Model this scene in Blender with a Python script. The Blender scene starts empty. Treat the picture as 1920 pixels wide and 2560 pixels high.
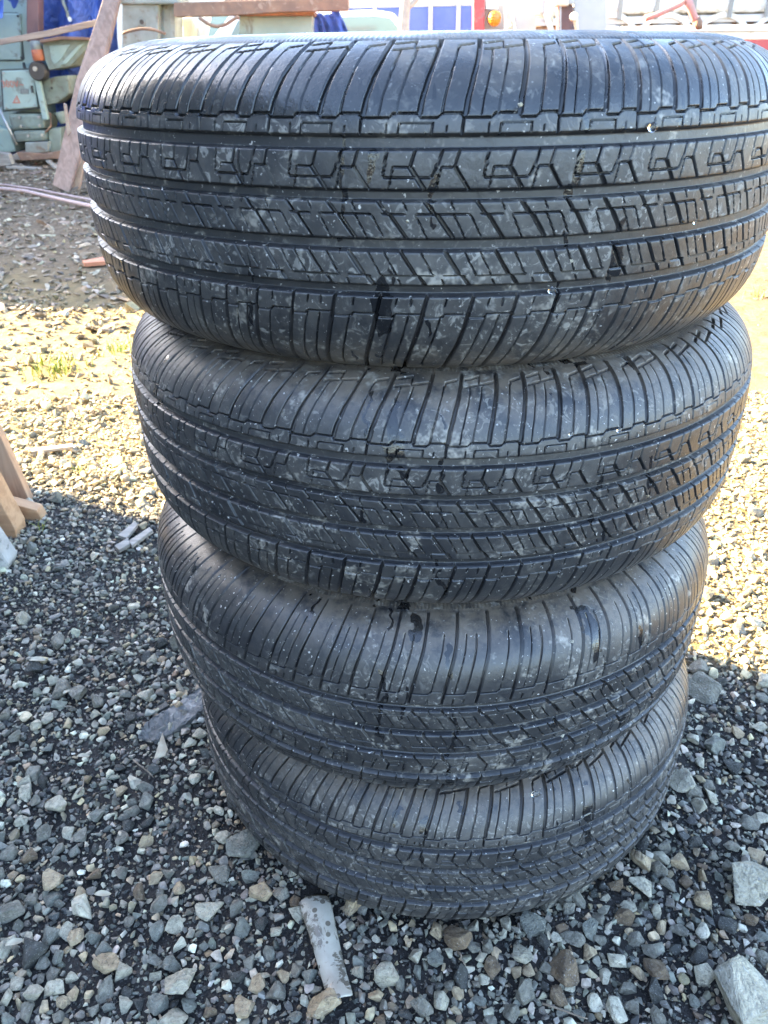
import bpy, bmesh, math, random
import numpy as np
from mathutils import Matrix, Vector

random.seed(7)
rng = np.random.default_rng(11)
sc = bpy.context.scene
COL = sc.collection

# ------------------------------------------------------------------ camera
CAM_H = 0.8878
PITCH, ROLL, YAW, FPX = math.radians(30.79), math.radians(-1.129), math.radians(-1.191), 1883.9
_cp, _sp = math.cos(PITCH), math.sin(PITCH)
FW = np.array([math.sin(YAW) * _cp, math.cos(YAW) * _cp, -_sp])
_rt = np.array([math.cos(YAW), -math.sin(YAW), 0.0])
_up = np.cross(_rt, FW)
RT = math.cos(ROLL) * _rt + math.sin(ROLL) * _up
UP = -math.sin(ROLL) * _rt + math.cos(ROLL) * _up
cd = bpy.data.cameras.new('camera')
cam = bpy.data.objects.new('camera', cd)
COL.objects.link(cam)
m = Matrix.Identity(4)
for i in range(3):
    m[i][0], m[i][1], m[i][2] = RT[i], UP[i], -FW[i]
m[2][3] = CAM_H
cam.matrix_world = m
cd.sensor_fit = 'HORIZONTAL'
cd.sensor_width = 36.0
cd.lens = FPX / 1920 * 36.0
cd.clip_start, cd.clip_end = 0.02, 2000
cd.dof.use_dof = True
cd.dof.focus_distance = 0.72
cd.dof.aperture_fstop = 20.0
sc.camera = cam

# ------------------------------------------------------------------ sky and sun
SUN_AZ, SUN_EL = math.radians(-64.7), math.radians(28)
w = bpy.data.worlds.new('World')
sc.world = w
w.use_nodes = True
sky = w.node_tree.nodes.new('ShaderNodeTexSky')
sky.sky_type = 'NISHITA'
sky.sun_disc = False
sky.sun_elevation = SUN_EL
sky.sun_rotation = SUN_AZ
sky.dust_density = 1.5
sky.ozone_density = 1.0
bg = w.node_tree.nodes['Background']
w.node_tree.links.new(sky.outputs[0], bg.inputs[0])
bg.inputs[1].default_value = 0.074
sl = bpy.data.lights.new('sun', 'SUN')
sl.energy = 4.2
sl.angle = math.radians(0.53)
sl.color = (1.0, 0.79, 0.45)
so = bpy.data.objects.new('sun', sl)
COL.objects.link(so)
sdir = Vector((math.sin(SUN_AZ) * math.cos(SUN_EL), math.cos(SUN_AZ) * math.cos(SUN_EL), math.sin(SUN_EL)))
so.rotation_euler = sdir.to_track_quat('Z', 'Y').to_euler()
so.location = sdir * 20
vs = sc.view_settings
vs.view_transform, vs.look, vs.gamma, vs.use_curve_mapping = 'Standard', 'None', 1.0, False
vs.exposure = 4.3
sc.cycles.use_adaptive_sampling = True
sc.cycles.adaptive_threshold = 0.02
sc.cycles.max_bounces = 5
sc.cycles.diffuse_bounces = 3
sc.cycles.glossy_bounces = 2
sc.cycles.transmission_bounces = 3
sc.cycles.caustics_reflective = sc.cycles.caustics_refractive = False


# ------------------------------------------------------------------ helpers: pixels to places
def ray(x, y):
    return FW + RT * (x - 960) / FPX - UP * (y - 1280) / FPX


def at(x, y, Y):
    d = ray(x, y)
    return np.array([0, 0, CAM_H]) + d * (Y / d[1])


def gnd(x, y, z=0.0):
    d = ray(x, y)
    return np.array([0, 0, CAM_H]) + d * ((z - CAM_H) / d[2])


def project(P):
    d = P - np.array([0, 0, CAM_H])
    ww = d @ FW
    return 960 + FPX * (d @ RT) / ww, 1280 - FPX * (d @ UP) / ww, ww


# ------------------------------------------------------------------ helpers: materials
class NT:
    def __init__(s, name):
        s.m = bpy.data.materials.new(name)
        s.m.use_nodes = True
        s.t = s.m.node_tree
        s.b = s.t.nodes['Principled BSDF']

    def add(s, typ, **kw):
        n = s.t.nodes.new(typ)
        for k, v in kw.items():
            setattr(n, k, v)
        return n

    def set(s, sock, v):
        if hasattr(v, 'is_linked') or isinstance(v, bpy.types.NodeSocket):
            s.t.links.new(v, sock)
        elif isinstance(v, (tuple, list)) and len(v) == 3 and sock.type == 'RGBA':
            sock.default_value = (*v, 1)
        else:
            sock.default_value = v

    def noise(s, vec, scale, detail=4, rough=0.55, dist=0.0, out=0):
        n = s.add('ShaderNodeTexNoise')
        s.set(n.inputs['Vector'], vec)
        n.inputs['Scale'].default_value = scale
        n.inputs['Detail'].default_value = detail
        n.inputs['Roughness'].default_value = rough
        n.inputs['Distortion'].default_value = dist
        return n.outputs[out]

    def voro(s, vec, scale, out='Distance', feature='F1'):
        n = s.add('ShaderNodeTexVoronoi', feature=feature)
        s.set(n.inputs['Vector'], vec)
        n.inputs['Scale'].default_value = scale
        return n.outputs[out]

    def ramp(s, v, a, b, lo=0.0, hi=1.0):
        n = s.add('ShaderNodeMapRange', interpolation_type='SMOOTHSTEP')
        s.set(n.inputs[0], v)
        for i, q in enumerate((a, b, lo, hi)):
            n.inputs[1 + i].default_value = q
        return n.outputs[0]

    def math(s, op, a, b=0.0, c=0.0, clamp=False):
        n = s.add('ShaderNodeMath', operation=op, use_clamp=clamp)
        s.set(n.inputs[0], a)
        s.set(n.inputs[1], b)
        s.set(n.inputs[2], c)
        return n.outputs[0]

    def mix(s, f, a, b):
        n = s.add('ShaderNodeMix', data_type='RGBA')
        s.set(n.inputs[0], f)
        s.set(n.inputs[6], a)
        s.set(n.inputs[7], b)
        return n.outputs[2]

    def mixf(s, f, a, b):
        n = s.add('ShaderNodeMix', data_type='FLOAT')
        s.set(n.inputs[0], f)
        s.set(n.inputs[2], a)
        s.set(n.inputs[3], b)
        return n.outputs[0]

    def bump(s, h, strength=0.4, dist=0.002):
        n = s.add('ShaderNodeBump')
        n.inputs['Strength'].default_value = strength
        n.inputs['Distance'].default_value = dist
        s.set(n.inputs['Height'], h)
        s.t.links.new(n.outputs[0], s.b.inputs['Normal'])

    def obj(s):
        return s.add('ShaderNodeTexCoord').outputs['Object']

    def objrand(s):
        tc = s.add('ShaderNodeTexCoord').outputs['Object']
        oi = s.add('ShaderNodeObjectInfo').outputs['Random']
        v = s.add('ShaderNodeVectorMath', operation='ADD')
        s.set(v.inputs[0], tc)
        k = s.math('MULTIPLY', oi, 37.0)
        cx = s.add('ShaderNodeCombineXYZ')
        for i in range(3):
            s.set(cx.inputs[i], k)
        s.set(v.inputs[1], cx.outputs[0])
        return v.outputs[0]

    def out(s, color, rough, spec=None, metal=None):
        s.set(s.b.inputs['Base Color'], color)
        s.set(s.b.inputs['Roughness'], rough)
        if spec is not None:
            s.set(s.b.inputs['Specular IOR Level'], spec)
        if metal is not None:
            s.set(s.b.inputs['Metallic'], metal)
        return s.m


def simple(name, c1, c2, scale=8.0, rough=0.6, bump=0.15, dirt=None, metal=None, bdist=0.004):
    n = NT(name)
    o = n.obj()
    a = n.noise(o, scale, 6, 0.6)
    col = n.mix(n.ramp(a, 0.35, 0.65), c1, c2)
    if dirt:
        d = n.noise(o, scale * 2.3, 8, 0.7, 0.6)
        col = n.mix(n.ramp(d, 0.55, 0.68, 0, 0.85), col, dirt)
    n.bump(n.noise(o, scale * 9, 4), bump, bdist)
    return n.out(col, n.ramp(a, 0.3, 0.7, rough - 0.1, min(1, rough + 0.12)), metal=metal)


# ------------------------------------------------------------------ helpers: objects
def tag(o, label=None, cat=None, group=None, kind=None):
    if label: o['label'] = label
    if cat: o['category'] = cat
    if group: o['group'] = group
    if kind: o['kind'] = kind
    return o


def empty(name, loc, label, cat, group=None):
    o = bpy.data.objects.new(name, None)
    o.empty_display_size = 0.1
    o.location = loc
    COL.objects.link(o)
    return tag(o, label, cat, group, 'thing')


def link(name, me, mat, parent=None):
    o = bpy.data.objects.new(name, me)
    if mat is not None and len(me.materials) == 0:
        me.materials.append(mat)
    COL.objects.link(o)
    if parent is not None:
        o.parent = parent
        L = parent.location if parent.type == 'EMPTY' else Vector((0, 0, 0))   # meshes are written in world space
        o.matrix_parent_inverse = Matrix.Translation(-L)
    return o


def fastmesh(name, V, F, smooth=True, attrs=None, smooth_arr=None):
    me = bpy.data.meshes.new(name)
    V = np.ascontiguousarray(V, dtype=np.float32)
    F = np.ascontiguousarray(F, dtype=np.int32)
    k = F.shape[1]
    me.vertices.add(len(V))
    me.vertices.foreach_set('co', V.ravel())
    me.loops.add(F.size)
    me.loops.foreach_set('vertex_index', F.ravel())
    me.polygons.add(len(F))
    me.polygons.foreach_set('loop_start', np.arange(0, F.size, k, dtype=np.int32))
    me.polygons.foreach_set('use_smooth', np.full(len(F), smooth) if smooth_arr is None else smooth_arr)
    me.update(calc_edges=True)
    if attrs:
        for nm, (typ, arr) in attrs.items():
            a = me.attributes.new(nm, typ, 'POINT')
            a.data.foreach_set('color' if typ == 'FLOAT_COLOR' else 'value', np.ascontiguousarray(arr, dtype=np.float32).ravel())
    return me


def prism_mesh(front, off, bevel=0.0, name='prism'):
    bm = bmesh.new()
    off = Vector(off)
    A = [bm.verts.new(Vector(p)) for p in front]
    B = [bm.verts.new(Vector(p) + off) for p in front]
    n = len(A)
    bm.faces.new(A)
    bm.faces.new(B[::-1])
    for i in range(n):
        bm.faces.new((A[i], B[i], B[(i + 1) % n], A[(i + 1) % n]))
    bmesh.ops.recalc_face_normals(bm, faces=bm.faces)
    if bevel:
        bmesh.ops.bevel(bm, geom=list(bm.edges), offset=bevel, segments=2, affect='EDGES', profile=0.6, clamp_overlap=True)
    me = bpy.data.meshes.new(name)
    bm.to_mesh(me)
    bm.free()
    return me


def prism(name, pts, Y, depth, mat, parent=None, bevel=0.006):
    return link(name, prism_mesh([at(x, y, Y) for x, y in pts], (0, depth, 0), bevel, name), mat, parent)


def rect(name, x0, y0, x1, y1, Y, depth, mat, parent=None, bevel=0.006):
    return prism(name, [(x0, y0), (x1, y0), (x1, y1), (x0, y1)], Y, depth, mat, parent, bevel)


def box(name, x0, x1, y0, y1, z0, z1, mat, parent=None, bevel=0.0):
    return link(name, prism_mesh([(x0, y0, z0), (x1, y0, z0), (x1, y0, z1), (x0, y0, z1)], (0, y1 - y0, 0), bevel, name), mat, parent)


def tube_mesh(pts, rad, seg=8, name='tube'):
    P = np.array(pts, float)
    n = len(P)
    rad = np.full(n, rad) if np.isscalar(rad) else np.array(rad)
    V, F = [], []
    for i in range(n):
        t = P[min(i + 1, n - 1)] - P[max(i - 1, 0)]
        t /= np.linalg.norm(t) + 1e-12
        a = np.cross(t, [0.31, 0.2, 0.93])
        if np.linalg.norm(a) < 1e-3: a = np.cross(t, [1, 0, 0])
        a /= np.linalg.norm(a)
        b = np.cross(t, a)
        for k in range(seg):
            th = 2 * math.pi * k / seg
            V.append(P[i] + rad[i] * (math.cos(th) * a + math.sin(th) * b))
    for i in range(n - 1):
        for k in range(seg):
            F.append((i * seg + k, i * seg + (k + 1) % seg, (i + 1) * seg + (k + 1) % seg, (i + 1) * seg + k))
    F.append(tuple(range(seg))[::-1])
    F.append(tuple((n - 1) * seg + k for k in range(seg)))
    me = bpy.data.meshes.new(name)
    me.from_pydata([tuple(v) for v in V], [], F)
    me.polygons.foreach_set('use_smooth', [len(f) == 4 for f in F])
    me.update()
    return me


def tube(name, pts, rad, mat, parent=None, seg=8):
    return link(name, tube_mesh(pts, rad, seg, name), mat, parent)


def disc(name, c, r, depth, axis, mat, parent=None, seg=24, r2=None):
    """round solid, from c along axis by depth"""
    a = np.array(axis, float)
    a /= np.linalg.norm(a)
    c = np.array(c, float)
    e = min(0.12 * r, abs(depth) * 0.3)
    r2 = r if r2 is None else r2
    return link(name, tube_mesh([c, c + a * e * 0.01, c + a * e, c + a * (depth - e), c + a * depth * 0.999, c + a * depth],
                                [r - e, r - e, r, r2, r2 - e, r2 - e], seg, name), mat, parent)


# value noise on a lattice
_lat = np.random.default_rng(3).random((256, 256))


def vnoise(x, y):
    xi, yi = np.floor(x).astype(int), np.floor(y).astype(int)
    fx, fy = x - xi, y - yi
    fx, fy = fx * fx * (3 - 2 * fx), fy * fy * (3 - 2 * fy)
    g = lambda a, b: _lat[a % 256, b % 256]
    return (g(xi, yi) * (1 - fx) + g(xi + 1, yi) * fx) * (1 - fy) + (g(xi, yi + 1) * (1 - fx) + g(xi + 1, yi + 1) * fx) * fy


STACK = np.array([[0.0337, 0.8734], [0.0449, 0.8614], [0.0396, 0.8431], [0.0592, 0.8406]])
SPACING = 0.225


def gz(x, y):
    x, y = np.asarray(x, float), np.asarray(y, float)
    h = 0.016 * (vnoise(x * 3.1 + 9, y * 3.1 + 4) - 0.5) + 0.010 * (vnoise(x * 11 + 50, y * 11) - 0.5) + 0.05 * (vnoise(x * 0.7 + 20, y * 0.7 + 31) - 0.5)
    d = np.hypot(x - STACK[3, 0], y - STACK[3, 1])
    k = np.clip((d - 0.36) / 0.5, 0, 1)
    far = np.clip(1 - (np.hypot(x, y) - 12) / 10, 0, 1)
    return h * k * far + 0.003 * (1 - k) + 0.010 * np.exp(-((d - 0.345) / 0.045) ** 2)


# ------------------------------------------------------------------ materials
def rubber():
    n = NT('weathered_rubber')
    o = n.objrand()
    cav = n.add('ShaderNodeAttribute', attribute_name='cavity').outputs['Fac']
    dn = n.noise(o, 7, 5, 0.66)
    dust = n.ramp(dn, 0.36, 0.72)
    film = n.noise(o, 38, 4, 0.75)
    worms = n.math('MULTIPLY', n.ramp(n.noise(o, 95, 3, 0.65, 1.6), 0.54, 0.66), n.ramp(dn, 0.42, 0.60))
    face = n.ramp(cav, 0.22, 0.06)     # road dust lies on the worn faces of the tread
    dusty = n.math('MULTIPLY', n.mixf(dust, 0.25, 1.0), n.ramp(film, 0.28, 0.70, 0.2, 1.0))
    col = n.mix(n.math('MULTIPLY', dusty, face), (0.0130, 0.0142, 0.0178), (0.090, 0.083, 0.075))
    col = n.mix(n.math('MULTIPLY', n.math('MULTIPLY', worms, face), 0.85), col, (0.26, 0.245, 0.22))
    # dry mud caught on the outer edge of the shoulders
    z = n.add('ShaderNodeSeparateXYZ')
    n.set(z.inputs[0], n.obj())
    az = n.math('ABSOLUTE', z.outputs[2])
    edge = n.math('MULTIPLY', n.ramp(n.math('ADD', az, n.math('MULTIPLY', dn, 0.035)), 0.090, 0.128), n.ramp(film, 0.3, 0.62))
    col = n.mix(n.math('MULTIPLY', edge, 0.8), col, (0.15, 0.118, 0.088))
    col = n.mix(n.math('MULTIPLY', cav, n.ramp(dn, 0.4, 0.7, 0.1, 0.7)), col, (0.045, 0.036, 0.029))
    # mud smears and pale grit specks
    smear = n.math('MULTIPLY', n.ramp(n.noise(o, 26, 4, 0.82), 0.575, 0.70), n.ramp(cav, 0.6, 0.2))
    col = n.mix(n.math('MULTIPLY', smear, 0.8), col, (0.30, 0.275, 0.235))
    sp = n.noise(o, 300, 2, 0.5)
    speck = n.math('MULTIPLY', n.ramp(sp, 0.685, 0.73), n.ramp(dn, 0.66, 0.42, 0.15, 1.0))
    col = n.mix(speck, col, (0.46, 0.44, 0.41))
    # rain water running down the face of the stack: breaks up along three lines
    p = n.add('ShaderNodeSeparateXYZ')
    n.set(p.inputs[0], n.add('ShaderNodeNewGeometry').outputs['Position'])
    ang = n.math('ARCTAN2', n.math('SUBTRACT', p.outputs[0], 0.044), n.math('SUBTRACT', 0.855, p.outputs[1]))
    geo = n.add('ShaderNodeNewGeometry').outputs['Position']
    mpw = n.add('ShaderNodeMapping')
    n.set(mpw.inputs[0], geo)
    mpw.inputs['Scale'].default_value = (1, 1, 0.55)
    run = mpw.outputs[0]
    wob = n.math('MULTIPLY', n.math('SUBTRACT', n.noise(run, 34, 3, 0.6), 0.5), 0.12)
    tier = n.math('FLOOR', n.math('DIVIDE', p.outputs[2], 0.225))
    wob = n.math('ADD', wob, n.math('MULTIPLY', n.math('SINE', n.math('MULTIPLY', tier, 12.9)), 0.14))
    br = n.noise(run, 26, 3, 0.55)
    wet = None
    for a0, wd, th in ((-0.05, 0.020, 0.535), (0.06, 0.007, 0.53), (-0.13, 0.006, 0.54), (-0.36, 0.007, 0.58), (0.47, 0.018, 0.55), (0.36, 0.006, 0.55), (0.62, 0.008, 0.54), (-0.85, 0.012, 0.56)):
        dd = n.math('ABSOLUTE', n.math('ADD', n.math('SUBTRACT', ang, a0), wob))
        s = n.math('MULTIPLY', n.ramp(dd, wd, wd * 0.8), n.ramp(br, th, th + 0.02))
        wet = s if wet is None else n.math('MAXIMUM', wet, s)
    # damp film on the top shoulder of the uppermost tyre
    top = n.math('MULTIPLY', n.ramp(p.outputs[2], 0.853, 0.862), n.ramp(n.noise(geo, 9, 3, 0.6), 0.42, 0.50))
    col = n.mix(n.math('MULTIPLY', wet, 0.85), col, (0.006, 0.0065, 0.008))
    col = n.mix(n.math('MULTIPLY', top, 0.7), col, (0.014, 0.015, 0.018))
    r = n.mixf(dust, 0.36, 0.56)
    r = n.mixf(worms, r, 0.8)
    r = n.mixf(n.math('MULTIPLY', top, 0.85), r, 0.16)
    r = n.mixf(wet, r, 0.10)
    h = n.noise(o, 130, 4, 0.75, 0.4)
    n.bump(h, 0.30, 0.0016)
    return n.out(col, r, 0.7)


M_RUB = rubber()


def stone_mat(name, ca, cb, use_attr=False, world=False):
    n = NT(name)
    o = n.obj() if use_attr else n.objrand()
    sc_ = 90 if use_attr else (22 if world else 1.4)
    a = n.noise(o, sc_, 5, 0.65, 0.0 if use_attr else 0.4)
    b = n.noise(o, sc_ * 5, 2, 0.6)
    if use_attr:
        base = n.add('ShaderNodeAttribute', attribute_name='Col').outputs['Color']
        dk = n.mix(0.55, base, (0.05, 0.05, 0.05))
        col = n.mix(n.ramp(a, 0.35, 0.68), base, dk)
    else:
        col = n.mix(n.ramp(a, 0.32, 0.66), ca, cb)
        wetp = n.ramp(n.noise(o, sc_ * 1.7, 7, 0.7, 1.0), 0.56, 0.60)
        dk = n.mix(0.6, col, (0.045, 0.045, 0.045))
        col = n.mix(n.math('MULTIPLY', wetp, 0.7), col, dk)
    col = n.mix(n.ramp(b, 0.60, 0.72, 0, 0.5), col, (0.42, 0.41, 0.39))
    n.bump(n.math('ADD', a, n.math('MULTIPLY', b, 0.4)), 0.5, 0.003 if use_attr else (0.006 if world else 0.12))
    return n.out(col, n.ramp(a, 0.3, 0.7, 0.62, 0.85), 0.4)


M_GRAVEL = stone_mat('mixed_gravel', None, None, True)
STONE_KINDS = {
    'grey': stone_mat('grey_stone', (0.249, 0.229, 0.181), (0.147, 0.137, 0.109)),
    'pale grey': stone_mat('pale_grey_stone', (0.497, 0.447, 0.336), (0.305, 0.279, 0.210)),
    'white': stone_mat('white_stone', (0.655, 0.593, 0.454), (0.452, 0.416, 0.319)),
    'bluish grey': stone_mat('bluish_stone', (0.237, 0.234, 0.192), (0.147, 0.148, 0.123)),
    'beige': stone_mat('beige_stone', (0.497, 0.390, 0.244), (0.328, 0.244, 0.151)),
    'brown': stone_mat('brown_stone', (0.226, 0.161, 0.097), (0.130, 0.092, 0.059)),
    'dark grey': stone_mat('dark_stone', (0.079, 0.076, 0.066), (0.045, 0.044, 0.039)),
}
M_SLAB = stone_mat('dark_slab_stone', (0.21, 0.20, 0.19), (0.13, 0.126, 0.12), False, True)
M_CONC = stone_mat('pale_concrete', (0.46, 0.45, 0.42), (0.36, 0.35, 0.325), False, True)
PALETTE = [('grey', .32, (0.19, 0.188, 0.182)), ('pale grey', .20, (0.37, 0.36, 0.335)), ('white', .07, (0.52, 0.51, 0.48)),
           ('bluish grey', .12, (0.175, 0.185, 0.185)), ('beige', .10, (0.37, 0.31, 0.235)), ('brown', .05, (0.16, 0.122, 0.092)),
           ('dark grey', .14, (0.055, 0.058, 0.062))]


def soil():
    n = NT('earth_and_grit')
    g = n.add('ShaderNodeNewGeometry').outputs['Position']
    s = n.add('ShaderNodeSeparateXYZ')
    n.set(s.inputs[0], g)
    a = n.noise(g, 14, 8, 0.65)
    b = n.noise(g, 260, 3, 0.7)
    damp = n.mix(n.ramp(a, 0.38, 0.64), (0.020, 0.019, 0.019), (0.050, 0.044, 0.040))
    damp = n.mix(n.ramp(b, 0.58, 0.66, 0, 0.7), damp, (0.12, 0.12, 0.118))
    dry = n.mix(n.ramp(a, 0.35, 0.66), (0.150, 0.110, 0.052), (0.22, 0.168, 0.085))  # dry earth with sunlit tan painted into its colour
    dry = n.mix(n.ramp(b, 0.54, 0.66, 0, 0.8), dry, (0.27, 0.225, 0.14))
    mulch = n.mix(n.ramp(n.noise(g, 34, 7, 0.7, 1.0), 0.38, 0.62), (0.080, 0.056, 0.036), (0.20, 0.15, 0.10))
    # damp, then dry earth painted sunlit past the shadow line, leaf litter beyond
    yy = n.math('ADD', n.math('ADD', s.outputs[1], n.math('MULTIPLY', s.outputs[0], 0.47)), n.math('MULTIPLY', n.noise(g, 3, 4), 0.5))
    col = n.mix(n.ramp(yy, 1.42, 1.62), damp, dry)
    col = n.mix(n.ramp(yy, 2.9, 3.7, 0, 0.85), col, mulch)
    col = n.mix(n.ramp(s.outputs[1], 9, 13), col, (0.17, 0.15, 0.12))
    h = n.math('ADD', n.math('MULTIPLY', a, 1.6), n.math('MULTIPLY', b, 0.5))
    n.bump(h, 1.0, 0.016)
    return n.out(col, 0.86, 0.25)


def wood(name, c1, c2, axis=2, scale=1.0, rough=0.7):
    n = NT(name)
    o = n.obj()
    mp = n.add('ShaderNodeMapping')
    n.set(mp.inputs[0], o)
    s = [14 * scale] * 3
    s[axis] = 1.2 * scale
    mp.inputs['Scale'].default_value = s
    a = n.noise(mp.outputs[0], 3.5, 8, 0.65, 1.1)
    b = n.noise(o, 5, 5, 0.6)
    col = n.mix(n.ramp(a, 0.36, 0.64), c1, c2)
    col = n.mix(n.ramp(b, 0.52, 0.72, 0, 0.45), col, tuple(0.5 * q for q in c2))
    n.bump(a, 0.35, 0.004)
    return n.out(col, rough, 0.35)


M_WOODP = wood('pale_split_wood', (0.50, 0.31, 0.175), (0.38, 0.22, 0.12), 0)
M_WOODU = wood('tan_board_wood', (0.44, 0.29, 0.19), (0.33, 0.205, 0.13), 2)
M_WOODR = wood('reddish_weathered_wood', (0.30, 0.20, 0.155), (0.20, 0.13, 0.10), 2, 0.4)
M_WOODG = wood('grey_weathered_wood', (0.34, 0.31, 0.27), (0.22, 0.20, 0.175), 0, 0.8)
M_WOODB = wood('brown_batten_wood', (0.36, 0.27, 0.21), (0.25, 0.18, 0.14), 0, 0.4)
M_GREEN = simple('pale_green_machine_paint', (0.33, 0.42, 0.37), (0.26, 0.34, 0.30), 2.5, 0.5, 0.1, (0.16, 0.15, 0.12))
M_GREEND = simple('dirty_green_machine_paint', (0.25, 0.30, 0.25), (0.17, 0.19, 0.155), 4, 0.6, 0.2, (0.11, 0.08, 0.055))
M_CAST = simple('grey_cast_iron', (0.30, 0.32, 0.29), (0.22, 0.23, 0.20), 5, 0.55, 0.2, (0.17, 0.12, 0.08))
M_RUST = simple('rusty_iron', (0.28, 0.16, 0.10), (0.20, 0.125, 0.09), 6, 0.8, 0.4, (0.36, 0.26, 0.19))
M_DARK = simple('dark_oily_steel', (0.035, 0.033, 0.032), (0.06, 0.052, 0.047), 8, 0.45, 0.2)
M_STEEL = simple('bare_steel', (0.45, 0.45, 0.43), (0.37, 0.36, 0.335), 8, 0.35, 0.1, None, 0.7)
M_ORANGEP = simple('orange_paint', (0.55, 0.17, 0.075), (0.42, 0.13, 0.06), 8, 0.5, 0.1, (0.2, 0.12, 0.08))
M_MAROON = simple('maroon_paint', (0.15, 0.075, 0.075), (0.11, 0.06, 0.06), 4, 0.55, 0.1)
M_REDMARK = simple('faded_red_stencil', (0.52, 0.17, 0.12), (0.42, 0.16, 0.12), 30, 0.6, 0.0)
M_PLATE = simple('grey_engraved_plate', (0.16, 0.18, 0.18), (0.12, 0.13, 0.13), 20, 0.4, 0.0)
M_SEAM = simple('dark_seam', (0.05, 0.06, 0.055), (0.07, 0.08, 0.07), 10, 0.7, 0.0)
M_WHITE = simple('white_paint', (0.74, 0.73, 0.70), (0.66, 0.65, 0.62), 3, 0.4, 0.05, (0.45, 0.40, 0.33))
M_PANEL = simple('light_grey_panel_paint', (0.46, 0.44, 0.43), (0.40, 0.385, 0.38), 3, 0.45, 0.05)
M_RED = simple('faded_red_paint', (0.52, 0.075, 0.075), (0.42, 0.065, 0.065), 4, 0.45, 0.1, (0.35, 0.2, 0.17))
M_CREAM = simple('cream_paint', (0.66, 0.58, 0.44), (0.56, 0.48, 0.36), 4, 0.5, 0.1)
M_BLUEP = simple('blue_painted_steel', (0.085, 0.13, 0.40), (0.07, 0.11, 0.34), 2, 0.45, 0.05)
M_WALLP = simple('pale_rendered_wall', (0.55, 0.52, 0.47), (0.47, 0.44, 0.40), 1.2, 0.8, 0.1)
M_SHED = simple('grey_sheet_steel', (0.22, 0.22, 0.21), (0.18, 0.18, 0.175), 2, 0.6, 0.1)
M_CABLE = simple('dusty_pink_cable', (0.46, 0.34, 0.32), (0.40, 0.29, 0.27), 20, 0.6, 0.05)
M_BRICK = simple('orange_brick', (0.48, 0.20, 0.11), (0.40, 0.16, 0.09), 20, 0.8, 0.3)
M_LEAF = simple('dry_pale_leaf', (0.42, 0.37, 0.28), (0.30, 0.24, 0.17), 40, 0.7, 0.2)
M_TWIG = simple('dry_twig', (0.24, 0.19, 0.14), (0.15, 0.115, 0.085), 60, 0.8, 0.3)
M_GRASS = simple('yellow_green_grass', (0.20, 0.26, 0.035), (0.28, 0.30, 0.05), 30, 0.6, 0.0)
M_TYREBG = simple('plain_black_rubber', (0.03, 0.03, 0.032), (0.045, 0.043, 0.042), 6, 0.7, 0.1)
M_BARK = simple('pale_bark', (0.42, 0.38, 0.31), (0.32, 0.28, 0.23), 14, 0.8, 0.4)


def lens():
    n = NT('orange_lamp_lens')
    n.b.inputs['Coat Weight'].default_value = 0.5
    st = n.add('ShaderNodeTexWave', bands_direction='Z')
    n.set(st.inputs[0], n.obj())
    st.inputs['Scale'].default_value = 18
    n.bump(st.outputs['Fac'], 0.3, 0.01)
    n.b.inputs['Transmission Weight'].default_value = 0.25
    return n.out((0.95, 0.30, 0.02), 0.25)


def tarp(name, c1, c2, rough=0.45):
    n = NT(name)
    o = n.obj()
    a = n.noise(o, 1.8, 5, 0.6, 0.6)
    col = n.mix(n.ramp(a, 0.35, 0.65), c1, c2)
    n.bump(n.noise(o, 6, 4, 0.6, 1.5), 1.0, 0.05)
    return n.out(col, rough, 0.5)


M_LENS = lens()
M_TARP = tarp('blue_tarpaulin_sheet', (0.045, 0.085, 0.30), (0.065, 0.125, 0.42))
M_CURTAIN = tarp('white_truck_tarpaulin', (0.62, 0.62, 0.60), (0.52, 0.52, 0.50), 0.5)


def glass():
    n = NT('tinted_window_glass')
    n.b.inputs['Coat Weight'].default_value = 0.6
    return n.out((0.10, 0.19, 0.21), 0.06, 0.9)


M_GLASS = glass()


def strip_mat():
    n = NT('stained_pale_plastic')
    o = n.obj()
    a = n.noise(o, 45, 6, 0.6, 0.3)
    vd = n.voro(o, 120)
    vr = n.add('ShaderNodeSeparateColor')
    n.set(vr.inputs[0], n.voro(o, 120, 'Color'))
    spots = n.math('MULTIPLY', n.ramp(vd, 0.42, 0.36), n.ramp(vr.outputs[0], 0.66, 0.68))
    blot = n.ramp(n.noise(o, 26, 7, 0.7, 0.8), 0.51, 0.56)
    d = n.math('MAXIMUM', spots, blot)
    col = n.mix(n.ramp(a, 0.3, 0.7), (0.40, 0.375, 0.315), (0.30, 0.28, 0.23))
    col = n.mix(n.math('MULTIPLY', d, 0.9), col, (0.115, 0.098, 0.075))
    n.bump(a, 0.15, 0.002)
    return n.out(col, n.mixf(d, 0.5, 0.2), 0.5)


M_STRIP = strip_mat()

# ------------------------------------------------------------------ the ground
def axis(lo, hi, fine_lo, fine_hi, step):
    a = list(np.arange(fine_lo, fine_hi + 1e-6, step))
    s, v = step, fine_hi
    while v < hi:
        s *= 1.22
        v += s
        a.append(min(v, hi))
    s, v = step, fine_lo
    while v > lo:
        s *= 1.22
        v -= s
        a.insert(0, max(v, lo))
    return np.array(sorted(set(a)))


gx = axis(-600, 600, -2.2, 1.6, 0.03)
gy = axis(-300, 900, 0.0, 4.2, 0.03)
GX, GY = np.meshgrid(gx, gy)
nx, ny = len(gx), len(gy)
idx = np.arange(nx * ny).reshape(ny, nx)
quads = np.stack([idx[:-1, :-1], idx[:-1, 1:], idx[1:, 1:], idx[1:, :-1]], -1).reshape(-1, 4)
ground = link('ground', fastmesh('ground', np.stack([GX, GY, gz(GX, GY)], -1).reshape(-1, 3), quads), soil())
tag(ground, kind='structure')

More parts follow.
